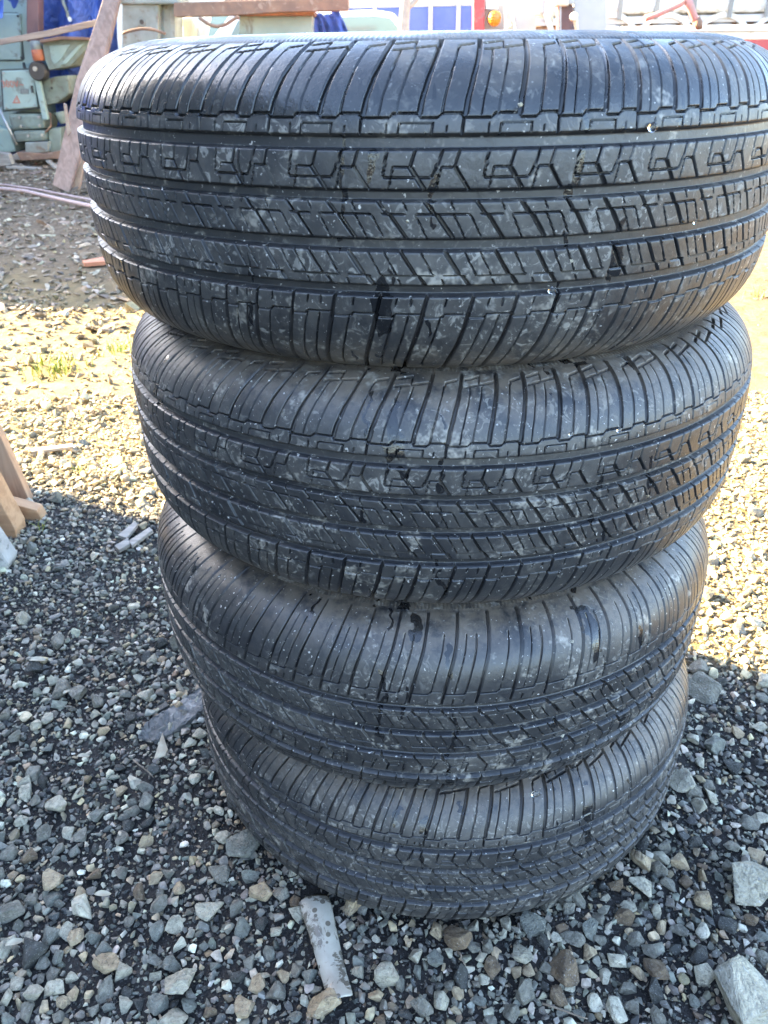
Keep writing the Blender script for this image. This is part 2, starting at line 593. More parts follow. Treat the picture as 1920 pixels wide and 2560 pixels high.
# ------------------------------------------------------------------ tyres
R_T, B_T, N_T = 0.3415, 0.1160, 4.74
BEAD = 0.216


def prof_r(z):
    q = np.clip(np.abs(z) / B_T, 0, 1)
    return R_T - 0.003 * q ** 2 - 0.09 * (1 - np.sqrt(np.clip(1 - q ** N_T, 0, 1)))


UNIT = 60.0   # mm of tread per repeat, 36 repeats round the tyre
NU, NREP = 60, 36
seg_list = []  # x0 y0 x1 y1 halfwidth depth (mm); x along the tread, y across it


def S(x0, y0, x1, y1, hw=0.3, dp=3.8):
    seg_list.append((x0 * UNIT, y0, x1 * UNIT, y1, hw, dp))


def poly(pts, hw=0.3, dp=3.8):
    for a, b in zip(pts[:-1], pts[1:]):
        S(a[0], a[1], b[0], b[1], hw, dp)


# upper shoulder: two wide slots and three sipes per repeat, leaning
for x in (0.02, 0.57):
    poly([(x + 0.005, 70.5), (x + 0.03, 79), (x + 0.10, 92), (x + 0.19, 104.5), (x + 0.235, 110.2)], 1.3, 4.6)
for x, top in ((0.18, 104.0), (0.35, 104.5), (0.79, 105.5)):
    k = (top - 70) / 36
    poly([(x, 70), (x + 0.028, 79), (x + 0.098, 92), (x + 0.19 * k, top)])
poly([(0.985, 105.0), (1.0, 106.6), (1.17, 107.6)], 0.3, 3.0)
poly([(0.27, 104.4), (0.75, 106.6)], 0.3, 3.0)
poly([(0.29, 107.8), (0.52, 109.0), (0.50, 105.6)], 0.3, 3.0)
# upper zigzag
poly([(0.0, 68.2), (0.28, 68.2), (0.33, 70.6), (0.55, 70.6), (0.59, 68.2), (0.75, 68.2), (0.80, 70.4), (0.985, 70.4), (1.0, 68.2)], 0.42, 4.0)
# narrow rib
poly([(0.01, 68.0), (-0.015, 58)], 0.6, 4.5)
poly([(0.365, 58), (0.385, 65.2), (0.705, 65.2), (0.69, 58)])
poly([(0.255, 64.5), (0.25, 60)], 0.35, 3.5)
poly([(0.84, 63.5), (0.835, 60.5)], 0.35, 3.5)
# rib with arrow cuts
for x in (0.49, 0.93):
    S(x, 40.2, x + 0.14, 27.2, 1.1, 4.6)
    S(x, 40.2, x + 0.05, 50.0, 0.55, 4.2)
poly([(0.49, 40.2), (0.325, 40.4), (0.28, 27.2)])
poly([(0.93, 40.0), (0.795, 40.2), (0.745, 27.2)])
poly([(0.265, 50), (0.225, 35.2), (0.24, 34.2), (0.69, 34.2), (0.715, 35.2), (0.81, 50)], 0.6)
# rib with boxes, slanting down to the right
for x in (0.175, 0.645):
    S(x, 19.4, x + 0.085, 12.6, 1.1, 4.6)
    S(x + 0.125, 11.2, x + 0.29, -3.2, 1.1, 4.6)
S(0.215, 12.0, 0.44, 12.0)
poly([(0.667, -2.8), (0.555, 11.0), (0.57, 12.0), (1.09, 12.0), (1.115, 11.0), (1.215, -1.0)])
S(0.937, 11.6, 1.06, -3.2)
for x in (0.43, 0.905):
    S(x, 19.2, x + 0.03, 15.0)
# second slanting rib
for x in (0.40, 0.86):
    S(x, -12.0, x + 0.15, -26.4, 1.1, 4.6)
    S(x + 0.20, -28.6, x + 0.26, -33.6, 1.05, 4.5)
for x in (0.065, 0.23, 0.61):
    S(x, -12.2, x + 0.13, -27.2)
poly([(0.195, -27.5), (0.74, -27.5), (0.745, -26.8)])
S(0.857, -27.6, 1.08, -27.6)
for x in (0.375, 0.83):
    S(x, -30.0, x + 0.03, -33.5)
# lower narrow rib, zigzag and shoulder
for x in (0.14, 0.64):
    S(x + 0.045, -42, x, -54.0, 0.85, 4.5)
    poly([(x, -55), (x - 0.03, -62), (x - 0.09, -76), (x - 0.18, -93), (x - 0.22, -103), (x - 0.25, -110)], 1.3, 4.6)
for x in (0.35, 0.51, 0.88):
    S(x + 0.01, -43.5, x - 0.005, -48.5, 0.35, 3.5)
poly([(0.14, -56.6), (0.31, -56.6), (0.345, -54.4), (0.64, -54.4), (0.645, -56.6), (0.85, -56.6), (0.88, -54.4), (1.13, -54.4), (1.14, -56.6)], 0.42, 4.0)
for x in (0.33, 0.49, 0.84):
    poly([(x, -56), (x - 0.028, -62), (x - 0.09, -76), (x - 0.175, -93), (x - 0.205, -101)])
SEG = np.array(seg_list)
GROOVES = [(50.2, 58.8), (19.6, 26.9), (-11.7, -3.5), (-41.8, -34.0)]


def tread_depth(X, Y):
    """depth in mm below the tread face at (x mm along, y mm across)"""
    D = np.zeros_like(X)
    for x0, y0, x1, y1, hw, dp in SEG:
        for sh in (-UNIT, 0, UNIT):
            ax, bx = x0 + sh, x1 + sh
            if max(ax, bx) < -4 or min(ax, bx) > UNIT + 4:
                continue
            dx, dy = bx - ax, y1 - y0
            t = np.clip(((X - ax) * dx + (Y - y0) * dy) / (dx * dx + dy * dy + 1e-9), 0, 1)
            d = np.hypot(X - ax - t * dx, Y - y0 - t * dy)
            f = np.clip((hw + 0.40 - d) / 0.80, 0, 1)
            D = np.maximum(D, dp * f * f * (3 - 2 * f))
    return D


def build_tyre_meshes():
    # profile from the bead outside round the tread to the other bead
    zt = np.concatenate([np.linspace(0, 0.09, 120), B_T * np.sin(np.linspace(math.asin(0.09 / B_T), math.pi / 2, 120))[1:]])
    rt = prof_r(zt)
    a = np.linspace(0, math.pi / 2, 24)[1:]
    zb = 0.086 + (B_T - 0.086) * np.cos(a)
    rb = rt[-1] - (rt[-1] - BEAD) * np.sin(a)
    Z, Rr = np.concatenate([zt, zb]), np.concatenate([rt, rb])
    arc = np.concatenate([[0], np.cumsum(np.hypot(np.diff(Z), np.diff(Rr)))])
    a_tr = np.interp(0.1115, zt, arc[:len(zt)])
    s1 = np.linspace(0, a_tr, 158)
    s2 = np.linspace(a_tr, arc[-1], 36)[1:]
    s = np.concatenate([s1, s2])
    zp, rp = np.interp(s, arc, Z), np.interp(s, arc, Rr)
    # fine rows exactly at groove corners are not needed: rows are 0.85 mm apart
    zz = np.concatenate([-zp[::-1][:-1], zp])
    rr = np.concatenate([rp[::-1][:-1], rp])
    tz, tr = np.gradient(zz), np.gradient(rr)
    ln = np.hypot(tz, tr)
    nr, nz = tz / ln, -tr / ln
    u = np.linspace(0, UNIT, NU, endpoint=False)
    # mesh columns lean with the cuts of each rib, so slots and sipes follow the grid
    sv = np.array([-110, -103, -93, -76, -62, -54, -42, -33.6, -28.6, -26.4, -12, -3.2, 11.2, 12.6, 19.4, 27.2, 40.2, 50, 58.8, 70, 79, 92, 104.5, 110.2])
    su = np.array([.525, .555, .595, .685, .745, .775, .82, .76, .70, .65, .50, .43, .265, .225, .14, .14, 0, .05, -.015, 0, .028, .098, .19, .235])
    shear = np.interp(zz * 1000, sv, su)
    X, Y = np.meshgrid(u, zz * 1000)
    X = np.mod(X + shear[:, None] * UNIT, UNIT)
    D = tread_depth(X, Y)
    e_ = 0.12
    gX = (tread_depth(X + e_, Y) - tread_depth(X - e_, Y)) / (2 * e_)
    gY = (tread_depth(X, Y + e_) - tread_depth(X, Y - e_)) / (2 * e_)
    on = np.abs(zz) <= 0.1106
    D[~on] = 0
    gX[~on] = 0
    gY[~on] = 0
    D0 = D.copy()
    G = np.zeros(len(zz))
    for g0, g1 in GROOVES:
        yv = zz * 1000
        f = np.clip(np.minimum(yv - g0, g1 - yv) / 1.1 + 0.3, 0, 1)
        G = np.maximum(G, 5.4 * f * f * (3 - 2 * f))
        # worn, rounded rib edges
        e = np.exp(-np.minimum(np.abs(yv - g0), np.abs(yv - g1)) / 0.9) * 0.35
        G = np.maximum(G, np.where(G < 0.3, e, 0))
    gG = np.gradient(G, zz * 1000)
    deeper = G[:, None] > D0
    D = np.maximum(D, G[:, None])
    gX = np.where(deeper, 0, gX)
    gY = np.where(deeper, gG[:, None], gY)
    # shading normals on the tread come from the pattern itself, so block faces stay flat and edges crisp
    # rings and a knurled band on the upper sidewall
    k = ~on
    rk = rr[:, None]
    ring = sum(0.9 * np.exp(-((rk - q) / 0.0013) ** 2) for q in (0.2985, 0.2925, 0.2675))
    kn = np.where((rk > 0.272) & (rk < 0.289), 0.35 * (np.arange(NU)[None, :] % 4 < 2), 0)
    D[k] -= (ring + kn)[k]
    edge = np.exp(-((np.abs(zz) - 0.1106) / 0.0005) ** 2) * 0.9
    D += np.where(np.abs(zz) < 0.1145, edge, 0)[:, None]
    # the whole ring: repeats vary a little in length, as on a real tyre
    t = np.arange(NU * NREP)[None, :] / (NU * NREP) + shear[:, None] / NREP
    th = 2 * math.pi * t + 0.016 * np.sin(2 * math.pi * 4 * t) + 0.010 * np.sin(2 * math.pi * 7 * t + 1.0)
    Dk = np.tile(D, (1, NREP)) / 1000
    wob = 0.0006 * np.sin(5 * th)
    RR = rr[:, None] - Dk * nr[:, None] + wob
    ZZ = np.broadcast_to(zz[:, None], RR.shape) - Dk * nz[:, None]
    P = np.stack([RR * np.sin(th), -RR * np.cos(th), ZZ], -1)
    Gk = np.where((G > 4.6)[:, None], 0.15, 1.0)      # the wide groove floors are dusty too, the narrow cuts are not
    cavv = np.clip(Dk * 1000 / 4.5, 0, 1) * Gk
    full = NU * NREP
    gXt, gYt = np.tile(gX, (1, NREP)), np.tile(gY, (1, NREP))
    st_, ct_ = np.sin(th), np.cos(th)
    er = np.stack([st_ + 0 * gXt, -ct_ + 0 * gXt, 0 * gXt], -1)
    et = np.stack([ct_ + 0 * gXt, st_ + 0 * gXt, 0 * gXt], -1)
    ez = np.array([0, 0, 1.0])
    n0 = er * nr[:, None, None] + ez * nz[:, None, None]
    tv = er * (-nz)[:, None, None] + ez * nr[:, None, None]
    NN = n0 + 0.9 * (gXt[..., None] * et + gYt[..., None] * tv)
    NN /= np.linalg.norm(NN, axis=-1, keepdims=True)
    # the far side of the ring, which faces away from the yard, needs fewer columns
    ci = np.arange(full)
    deg = ci / full * 360
    keep = (deg < 128) | (deg > 226) | (ci % 4 == 0)
    P, cavv, NN = P[:, keep], cavv[:, keep], NN[:, keep]
    nth = int(keep.sum())

    def part(name, i0, i1):
        h = i1 - i0
        ix = np.arange(h * nth).reshape(h, nth)
        nxt = np.roll(ix, -1, 1)
        F = np.stack([ix[:-1], nxt[:-1], nxt[1:], ix[1:]], -1).reshape(-1, 4)
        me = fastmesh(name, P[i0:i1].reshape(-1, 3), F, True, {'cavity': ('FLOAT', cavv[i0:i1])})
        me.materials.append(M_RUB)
        if name != 'sidewall':
            nn = NN[i0:i1].copy()
            me.normals_split_custom_set_from_vertices(nn.reshape(-1, 3).tolist())
        return name, me

    def row(y):
        return int(np.argmin(np.abs(zz * 1000 - y)))

    out = []
    cuts = [0, row(-111.2)]
    names = ['sidewall', 'shoulder_rib']
    for g0, g1 in GROOVES[::-1]:
        cuts += [row(g0 + 1.6), row(g1 - 1.6)]
        names += ['groove_floor', 'tread_rib']
    names[-1] = 'shoulder_rib'
    cuts += [row(111.2), len(zz) - 1]
    names += ['sidewall']
    for nme, a0, a1 in zip(names, cuts[:-1], cuts[1:]):
        out.append(part(nme, a0, a1 + 1))
    # inside of the casing
    a = np.linspace(0, math.pi, 25)
    zi, ri = 0.086 * np.cos(a), BEAD + (0.318 - BEAD) * np.sin(a) ** 0.55
    t2 = np.linspace(0, 2 * math.pi, 97)[:-1]
    Pi = np.stack([ri[:, None] * np.sin(t2), -ri[:, None] * np.cos(t2), np.broadcast_to(zi[:, None], (25, 96))], -1)
    ix = np.arange(25 * 96).reshape(25, 96)
    nxt = np.roll(ix, -1, 1)
    F = np.stack([ix[:-1], nxt[:-1], nxt[1:], ix[1:]], -1).reshape(-1, 4)
    me = fastmesh('inner_liner', Pi.reshape(-1, 3), F)
    me.materials.append(M_TYREBG)
    out.append(('inner_liner', me))
    return out


TYRE = build_tyre_meshes()
TYRE_INFO = [
    ('uppermost tyre of the stack, its damp top shoulder shining', 0.02, False, (0.0012, 0.0077)),
    ('second tyre from the top of the stack, dusty black tread', -0.215, False, (-0.0035, 0.0053)),
    ('third tyre from the top, tan mud along its lower shoulder', 0.13, True, (-0.0025, 0.0096)),
    ('bottom tyre of the stack, resting on the gravel, brown dusty right side', 0.27, False, (-0.003, 0.006)),
]
for i, (lab, rz, flip, tilt) in enumerate(TYRE_INFO):
    t = empty('car_tyre', (STACK[i, 0], STACK[i, 1], SPACING * (3 - i) + SPACING / 2 + 0.001), lab, 'tyre', 'car tyres stacked in one column')
    t.rotation_euler = (Matrix.Rotation(tilt[0], 3, 'X') @ Matrix.Rotation(tilt[1], 3, 'Y') @ Matrix.Rotation(rz, 3, 'Z')
                        @ Matrix.Rotation(math.pi if flip else 0, 3, 'Y')).to_euler()
    if i == 0:          # nothing presses on the top tyre: it stands a little taller
        t.scale = (1, 1, 1.02)
    for nme, me in TYRE:
        o = bpy.data.objects.new(nme, me)
        COL.objects.link(o)
        o.parent = t

# ------------------------------------------------------------------ stones
def ico(sub):
    bm = bmesh.new()
    bmesh.ops.create_icosphere(bm, subdivisions=sub, radius=1)
    bm.verts.index_update()
    V = np.array([v.co[:] for v in bm.verts])
    F = np.array([[v.index for v in f.verts] for f in bm.faces])
    bm.free()
    return V, F


ICO = {s: ico(s) for s in (1, 2, 3, 4)}
ICO[0] = (np.array([[1, 0, 0], [-1, 0, 0], [0, 1, 0], [0, -1, 0], [0, 0, 1], [0, 0, -1]], float),
          np.array([[0, 2, 4], [2, 1, 4], [1, 3, 4], [3, 0, 4], [2, 0, 5], [1, 2, 5], [3, 1, 5], [0, 3, 5]]))


def stone_shape(sub, r, angular):
    V, F = ICO[sub]
    V = V.copy()
    for _ in range(r.integers(5, 10)):
        nrm = r.normal(size=3)
        nrm /= np.linalg.norm(nrm)
        d = r.uniform(0.32, 0.72) if angular else r.uniform(0.6, 0.92)
        e = V @ nrm - d
        V -= np.where(e > 0, e, 0)[:, None] * nrm * 0.96
    ph = r.uniform(0, 6, 9)
    V *= (1 + 0.05 * np.sin(V[:, :1] * 5 + ph[0]) * np.sin(V[:, 1:2] * 6 + ph[1]) + 0.05 * np.sin(V[:, 2:] * 7 + ph[2]))
    if sub >= 3:
        V *= 1 + 0.022 * np.sin(V[:, :1] * 17 + ph[3]) * np.sin(V[:, 1:2] * 19 + ph[4]) * np.sin(V[:, 2:] * 15 + ph[5]) + 0.012 * r.normal(size=(len(V), 1))
    V -= (V.max(0) + V.min(0)) / 2
    V /= np.abs(V).max()
    return V, F


sr = np.random.default_rng(21)
def hull_shape(npts, r, bevel=0.0, rough=0.0):
    """broken stone: hull of a few points in a squarish blob"""
    p = r.normal(size=(npts, 3))
    p /= np.linalg.norm(p, axis=1, keepdims=True)
    p = np.sign(p) * np.abs(p) ** r.uniform(0.7, 1.0)
    p *= r.uniform(0.75, 1.05, (npts, 1))
    bm = bmesh.new()
    for q in p:
        bm.verts.new(q)
    res = bmesh.ops.convex_hull(bm, input=list(bm.verts))
    bmesh.ops.delete(bm, geom=[g for g in set(res['geom_unused'] + res['geom_interior']) if isinstance(g, bmesh.types.BMVert)], context='VERTS')
    if bevel:
        bmesh.ops.dissolve_limit(bm, angle_limit=0.16, verts=list(bm.verts), edges=list(bm.edges))
        bmesh.ops.bevel(bm, geom=list(bm.edges), offset=bevel, segments=2, affect='EDGES', profile=0.5, clamp_overlap=True)
    bmesh.ops.triangulate(bm, faces=list(bm.faces))
    if rough:
        bmesh.ops.subdivide_edges(bm, edges=[e for e in bm.edges if e.calc_length() > 0.22], cuts=2, use_grid_fill=True)
        bmesh.ops.triangulate(bm, faces=list(bm.faces))
        for v in bm.verts:
            v.co *= 1 + r.normal(0, rough)
    bm.verts.index_update()
    V = np.array([v.co[:] for v in bm.verts])
    F = np.array([[v.index for v in f.verts] for f in bm.faces])
    bm.free()
    V -= (V.max(0) + V.min(0)) / 2
    V /= np.abs(V).max()
    return V, F


LIB = {0: [(ICO[0][0] * sr.uniform(0.6, 1.1, (6, 1)) + sr.normal(0, 0.12, (6, 3)), ICO[0][1]) for k in range(10)],
       1: [hull_shape(8 + k % 3, sr) for k in range(16)],
       2: [hull_shape(11 + k % 6, sr, 0.05 if k % 2 else 0.09) for k in range(24)],
       3: [hull_shape(12 + k % 6, sr, 0.07, 0.012) for k in range(24)]}


def rotmats(n, r, flat=0.35):
    a = r.uniform(0, 2 * math.pi, n)
    b, c = r.normal(0, flat, n), r.normal(0, flat, n)
    ca, sa, cb, sb, cc, s_ = np.cos(a), np.sin(a), np.cos(b), np.sin(b), np.cos(c), np.sin(c)
    Rz = np.zeros((n, 3, 3)); Rx = Rz.copy(); Ry = Rz.copy()
    Rz[:, 0, 0], Rz[:, 0, 1], Rz[:, 1, 0], Rz[:, 1, 1], Rz[:, 2, 2] = ca, -sa, sa, ca, 1
    Rx[:, 0, 0], Rx[:, 1, 1], Rx[:, 1, 2], Rx[:, 2, 1], Rx[:, 2, 2] = 1, cb, -sb, sb, cb
    Ry[:, 1, 1], Ry[:, 0, 0], Ry[:, 0, 2], Ry[:, 2, 0], Ry[:, 2, 2] = 1, cc, s_, -s_, cc
    return Rz @ Rx @ Ry


def gravel_mesh(name, pos, scl, rot, col, lod, r):
    shp = r.integers(0, len(LIB[lod]), len(pos))
    Vs, Fs, Cs, base = [], [], [], 0
    for k, (V, F) in enumerate(LIB[lod]):
        sel = np.nonzero(shp == k)[0]
        if not len(sel): continue
        W = np.einsum('nij,nvj->nvi', rot[sel], V[None] * scl[sel][:, None, :]) + pos[sel][:, None, :]
        nv = len(V)
        Fa = (F[None] + (np.arange(len(sel)) * nv)[:, None, None] + base).reshape(-1, 3)
        Vs.append(W.reshape(-1, 3)); Fs.append(Fa)
        Cs.append(np.repeat(col[sel], nv, 0))
        base += nv * len(sel)
    C = np.concatenate(Cs)
    Fc = np.concatenate(Fs)
    fl = np.zeros(len(Fc), bool)
    return fastmesh(name, np.concatenate(Vs), Fc, smooth_arr=fl, attrs={'Col': ('FLOAT_COLOR', np.concatenate([C, np.ones((len(C), 1))], 1))})


PN = [p[0] for p in PALETTE]
PW = np.array([p[1] for p in PALETTE]); PW /= PW.sum()
PC = np.array([p[2] for p in PALETTE]) * np.array([1.13, 1.04, 0.84])


class Grid:
    def __init__(s, cell=0.03):
        s.c, s.d = cell, {}

    def free(s, x, y, r, slack):
        R = int((r + 0.02) / s.c) + 1
        i, j = int(x / s.c), int(y / s.c)
        for a in range(i - R, i + R + 1):
            for b in range(j - R, j + R + 1):
                for (qx, qy, qr) in s.d.get((a, b), ()):
                    if (qx - x) ** 2 + (qy - y) ** 2 < ((qr + r) * slack) ** 2:
                        return False
        return True

    def put(s, x, y, r):
        s.d.setdefault((int(x / s.c), int(y / s.c)), []).append((x, y, r))


def under_tyre(x, y, m=0.0):
    return math.hypot(x - STACK[3, 0], y - STACK[3, 1]) < 0.275 + m


GRID = Grid(0.015)
# the large stones one can find in the photograph: pixel, width in pixels, kind, label
BIG = [
    (1878, 2225, 130, 'pale grey', 'large rough pale grey rock at the right edge, level with the bottom tyre'),
    (1868, 2500, 205, 'pale grey', 'largest pale rock, in the bottom right corner'),
    (1606, 2224, 78, 'pale grey', 'pitted pale grey stone just right of the bottom tyre'),
    (1405, 2430, 84, 'brown', 'angular brown stone in front of the bottom tyre, lower right'),
    (1301, 2390, 66, 'pale grey', 'tall pale stone standing in front of the bottom tyre'),
    (1488, 2505, 46, 'white', 'smooth white pebble at the bottom, right of centre'),
    (1542, 2528, 64, 'white', 'upright white angular stone at the bottom edge, right of centre'),
    (1753, 1728, 84, 'grey', 'large grey stone right of the bottom tyre, near the sunlight line'),
    (1570, 2140, 66, 'beige', 'beige stone touching the right underside of the bottom tyre'),
    (1508, 2192, 50, 'brown', 'flat tan-brown stone below the right underside of the bottom tyre'),
    (636, 2106, 92, 'bluish grey', 'big smooth blue-grey stone against the left side of the bottom tyre'),
    (521, 2272, 84, 'pale grey', 'pale angular stone left of the stained strip'),
    (399, 2262, 62, 'grey', 'round grey stone left of the stained strip, dark veined'),
    (451, 2460, 104, 'pale grey', 'large pale grey rock near the bottom, left of the stained strip'),
    (269, 2412, 86, 'beige', 'rounded pale beige stone at the lower left'),
    (393, 2325, 58, 'bluish grey', 'bluish faceted stone above the large pale rock'),
    (130, 2206, 64, 'beige', 'pale pinkish beige stone at the left, level with the stained strip'),
    (145, 2018, 72, 'pale grey', 'pale broken stone at the left, level with the bottom tyre'),
    (240, 2036, 44, 'bluish grey', 'blue-grey stone right of the pale broken stone at the left'),
    (385, 2190, 42, 'beige', 'small tan rounded stone between the left edge and the bottom tyre'),
    (445, 2220, 40, 'beige', 'small pinkish stone just below the tan rounded stone'),
    (26, 2290, 80, 'grey', 'broad grey stone cut by the left edge of the picture'),
    (191, 2344, 54, 'beige', 'pinkish angular stone up and left of the rounded pale beige stone'),
    (266, 2476, 66, 'grey', 'grey stone below the rounded pale beige stone'),
    (92, 2486, 66, 'pale grey', 'pale grey stone near the bottom left corner'),
    (393, 2512, 64, 'bluish grey', 'flat bluish stone below the large pale rock, lower left'),
    (310, 2512, 46, 'pale grey', 'small pale stone at the bottom, left of the flat bluish stone'),
    (432, 2552, 74, 'pale grey', 'pale rock cut by the bottom edge, left of centre'),
    (156, 2504, 40, 'beige', 'yellowish pointed stone near the bottom left corner'),
    (810, 2512, 92, 'beige', 'pinkish rock at the bottom end of the stained strip'),
    (738, 2262, 34, 'brown', 'small brownish stone at the top left corner of the stained strip'),
    (1697, 1962, 66, 'pale grey', 'pale blue-white block right of the bottom tyre, by its widest point'),
    (1730, 1850, 40, 'white', 'small white stone right of the bottom tyre, above the pale block'),
    (1787, 1868, 60, 'bluish grey', 'bluish grey stone right of the small white stone'),
    (1640, 2420, 70, 'brown', 'long brownish stone lying right of the angular brown stone'),
    (1700, 2330, 56, 'grey', 'grey stone midway between the two largest rocks on the right'),
    (1590, 2350, 50, 'grey', 'grey flat stone left of the midway grey stone'),
    (1760, 2440, 70, 'pale grey', 'pale stone touching the largest rock on its left'),
    (1430, 2352, 62, 'grey', 'grey lump of stone between the bottom tyre and the angular brown stone'),
    (1055, 2520, 72, 'grey', 'grey stone at the bottom edge, near the middle'),
    (1390, 2020 + 330, 30, 'white', 'small white chip in front of the bottom tyre'),
    (1640, 2280, 44, 'pale grey', 'pale stone between the pitted stone and the large rough rock'),
    (300, 1975, 36, 'beige', 'small beige stone above the pale broken stone at the left'),
    (500, 1840, 44, 'pale grey', 'pale pebble beside the dark slab and the bottom tyre'),
    (487, 1950, 40, 'white', 'whitish cube of stone left of the bottom tyre'),
    (548, 2035, 36, 'white', 'white pebble at the left edge of the bottom tyre'),
    (558, 2100, 44, 'pale grey', 'pale split stone left of the big smooth blue-grey stone'),
    (335, 1950, 44, 'white', 'whitish stone in the shaded gravel, left of the triangular chip'),
    (165, 780, 26, 'pale grey', 'square pale block casting a long shadow in the far sunlight'),
]
big_meshes = []
for k in range(24):
    V, F = stone_shape(4 if k < 10 else 3, sr, True) if k % 3 == 0 else hull_shape(13 + k % 5, sr, 0.06, 0.014)
    big_meshes.append(fastmesh('stone', V, F, k % 3 == 0))


def add_stone(x, y, size, asp, kind, label, group, mesh, r, sink=0.3, tilt=0.25):
    o = bpy.data.objects.new('stone', mesh)
    if not len(mesh.materials):
        mesh.materials.append(None)
    COL.objects.link(o)
    o.material_slots[0].link = 'OBJECT'
    o.material_slots[0].material = STONE_KINDS[kind]
    o.scale = (size / 2, size / 2 * asp[0], size / 2 * asp[1])
    o.location = (x, y, float(gz(x, y)) + size / 2 * asp[1] * (1 - sink))
    o.rotation_euler = (r.normal(0, tilt), r.normal(0, tilt), r.uniform(0, 6.28))
    tag(o, label, 'stone', group)
    return o


for k, (px, py, wpx, kind, lab) in enumerate(BIG):
    P = gnd(px, py, 0.01)
    _, _, dep = project(P)
    size = wpx / FPX * dep
    asp = (sr.uniform(0.72, 0.95), sr.uniform(0.5, 0.68)) if wpx < 100 else (1.05, 0.62 if wpx < 150 else 0.36)
    x, y = P[0], P[1]
    d = math.hypot(x - STACK[3, 0], y - STACK[3, 1])
    if d < 0.345:      # keep the stones at the foot of the tyre outside its footprint
        f = 0.345 / d
        x, y = STACK[3, 0] + (x - STACK[3, 0]) * f, STACK[3, 1] + (y - STACK[3, 1]) * f
    add_stone(x, y, size, asp, kind, lab, None, big_meshes[(k + 1) % 24], sr, 0.35)
    GRID.put(x, y, size * 0.42)

for q in range(9):
    pq = gnd(785 + 70 * q / 8, 2240 + 270 * q / 8, 0)
    GRID.put(pq[0], pq[1], 0.024)
# scattered stones: big to small, kept from overlapping
def bare(x, y):
    """0 where damp bare earth shows, 1 where gravel is thick"""
    v = 0.55 * vnoise(x * 4.2 + 3, y * 4.2 + 8) + 0.45 * vnoise(x * 11 + 30, y * 11 + 2)
    return np.clip((v - 0.30) / 0.22, 0, 1)


stones = []
for (rlo, rhi, cnt, slack, gate) in ((0.012, 0.018, 800, 0.88, .35), (0.0075, 0.012, 9000, 0.74, .5), (0.0050, 0.0075, 40000, 0.66, .6), (0.0028, 0.0050, 90000, 0.56, .85)):
    xs = sr.uniform(-1.5, 1.15, cnt)
    ys = 0.24 + 1.95 * sr.random(cnt) ** (1.0 if rlo > 0.01 else 1.7)
    rs = sr.uniform(rlo, rhi, cnt)
    kp = (sr.random(cnt) < np.maximum(bare(xs, ys), gate)) & (np.abs(xs) < 0.30 + 0.57 * ys)
    kp &= ~((np.abs(xs - 0.05) < 0.30) & (ys > 0.95))      # nothing seen behind the stack
    if rlo > 0.007:                                        # finer, darker gravel further back on the left
        kp &= sr.random(cnt) > 0.72 * np.clip((ys + 0.2 * xs - 0.80) / 0.2, 0, 1) * np.clip((1.32 - ys - 0.3 * xs) / 0.1, 0, 1)
    kp &= np.hypot(xs - STACK[3, 0], ys - STACK[3, 1]) > 0.275 + rs * 0.5
    for x, y, r_ in zip(xs[kp], ys[kp], rs[kp]):
        if GRID.free(x, y, r_, slack):
            GRID.put(x, y, r_)
            stones.append((x, y, r_))
stones = np.array(stones)
nS = len(stones)
kinds = sr.choice(len(PN), nS, p=PW)
P3 = np.stack([stones[:, 0], stones[:, 1], gz(stones[:, 0], stones[:, 1])], 1)
px, py, dep = project(P3)
pix = stones[:, 2] * 2 / dep * FPX


def hidden(P):
    """behind the stack, seen from the camera"""
    d = P[:, :2]
    L = np.hypot(d[:, 0], d[:, 1])
    c = STACK.mean(0)
    t = (d @ c) / L ** 2
    q = np.clip(t, 0, 1)[:, None] * d - c
    return (np.hypot(q[:, 0], q[:, 1]) < 0.32) & (L > np.hypot(*c))


vis = (px > 0) & (px < 1920) & (py < 2560) & (py > 0) & ~hidden(P3)
order = np.argsort(-np.where(vis, pix, 0))
single = order[:300 - len(BIG)]
mask = np.ones(nS, bool)
mask[single] = False
MARKS = [((815, 2375), 'the stained strip'), ((430, 1790), 'the flat dark slab'), ((405, 1878), 'the triangular chip'), ((1872, 2480), 'the largest corner rock'),
         ((1872, 2228), 'the rough rock at right edge'), ((1405, 2430), 'the angular brown stone'), ((636, 2106), 'the big stone against the tyre'),
         ((451, 2460), 'the large pale lower left rock'), ((269, 2412), 'the rounded pale beige stone'), ((145, 2018), 'the pale broken stone at left'),
         ((1606, 2224), 'the pitted pale grey stone'), ((350, 1345), 'the pale stick'), ((100, 1305), 'the splintered board'), ((1753, 1728), 'the grey stone by the sunlight line'),
         ((1060, 2290), 'the foot of the bottom tyre'), ((130, 1120), 'the thin sunlit lath'), ((1055, 2520), 'the grey stone at bottom centre'), ((140, 922), 'the bright grass tuft')]
MP = np.array([q[0] for q in MARKS], float)
ORD = ['nearest', 'second nearest', 'third nearest', 'fourth nearest', 'fifth nearest', 'sixth nearest', 'seventh nearest', 'eighth nearest', 'ninth nearest', 'tenth nearest', 'eleventh nearest', 'twelfth nearest']
cand = {}
for i in single:
    v = np.array([px[i], py[i]]) - MP
    k = int(np.argmin(np.hypot(v[:, 0], v[:, 1])))
    dx, dy = v[k]
    dr = ('right of', 'below right of', 'below', 'below left of', 'left of', 'above left of', 'above', 'above right of')[int(round(math.atan2(dy, dx) / (math.pi / 4))) % 8]
    cand.setdefault(f'{PN[kinds[i]]} stone {dr} {MARKS[k][1]}', []).append((math.hypot(dx, dy), i))
LABELS = {}
for c, lst in cand.items():
    lst.sort()
    for q, (_, i) in enumerate(lst):
        LABELS[i] = ('lone ' + c) if len(lst) == 1 else f'{ORD[min(q, 11)]} {c}'
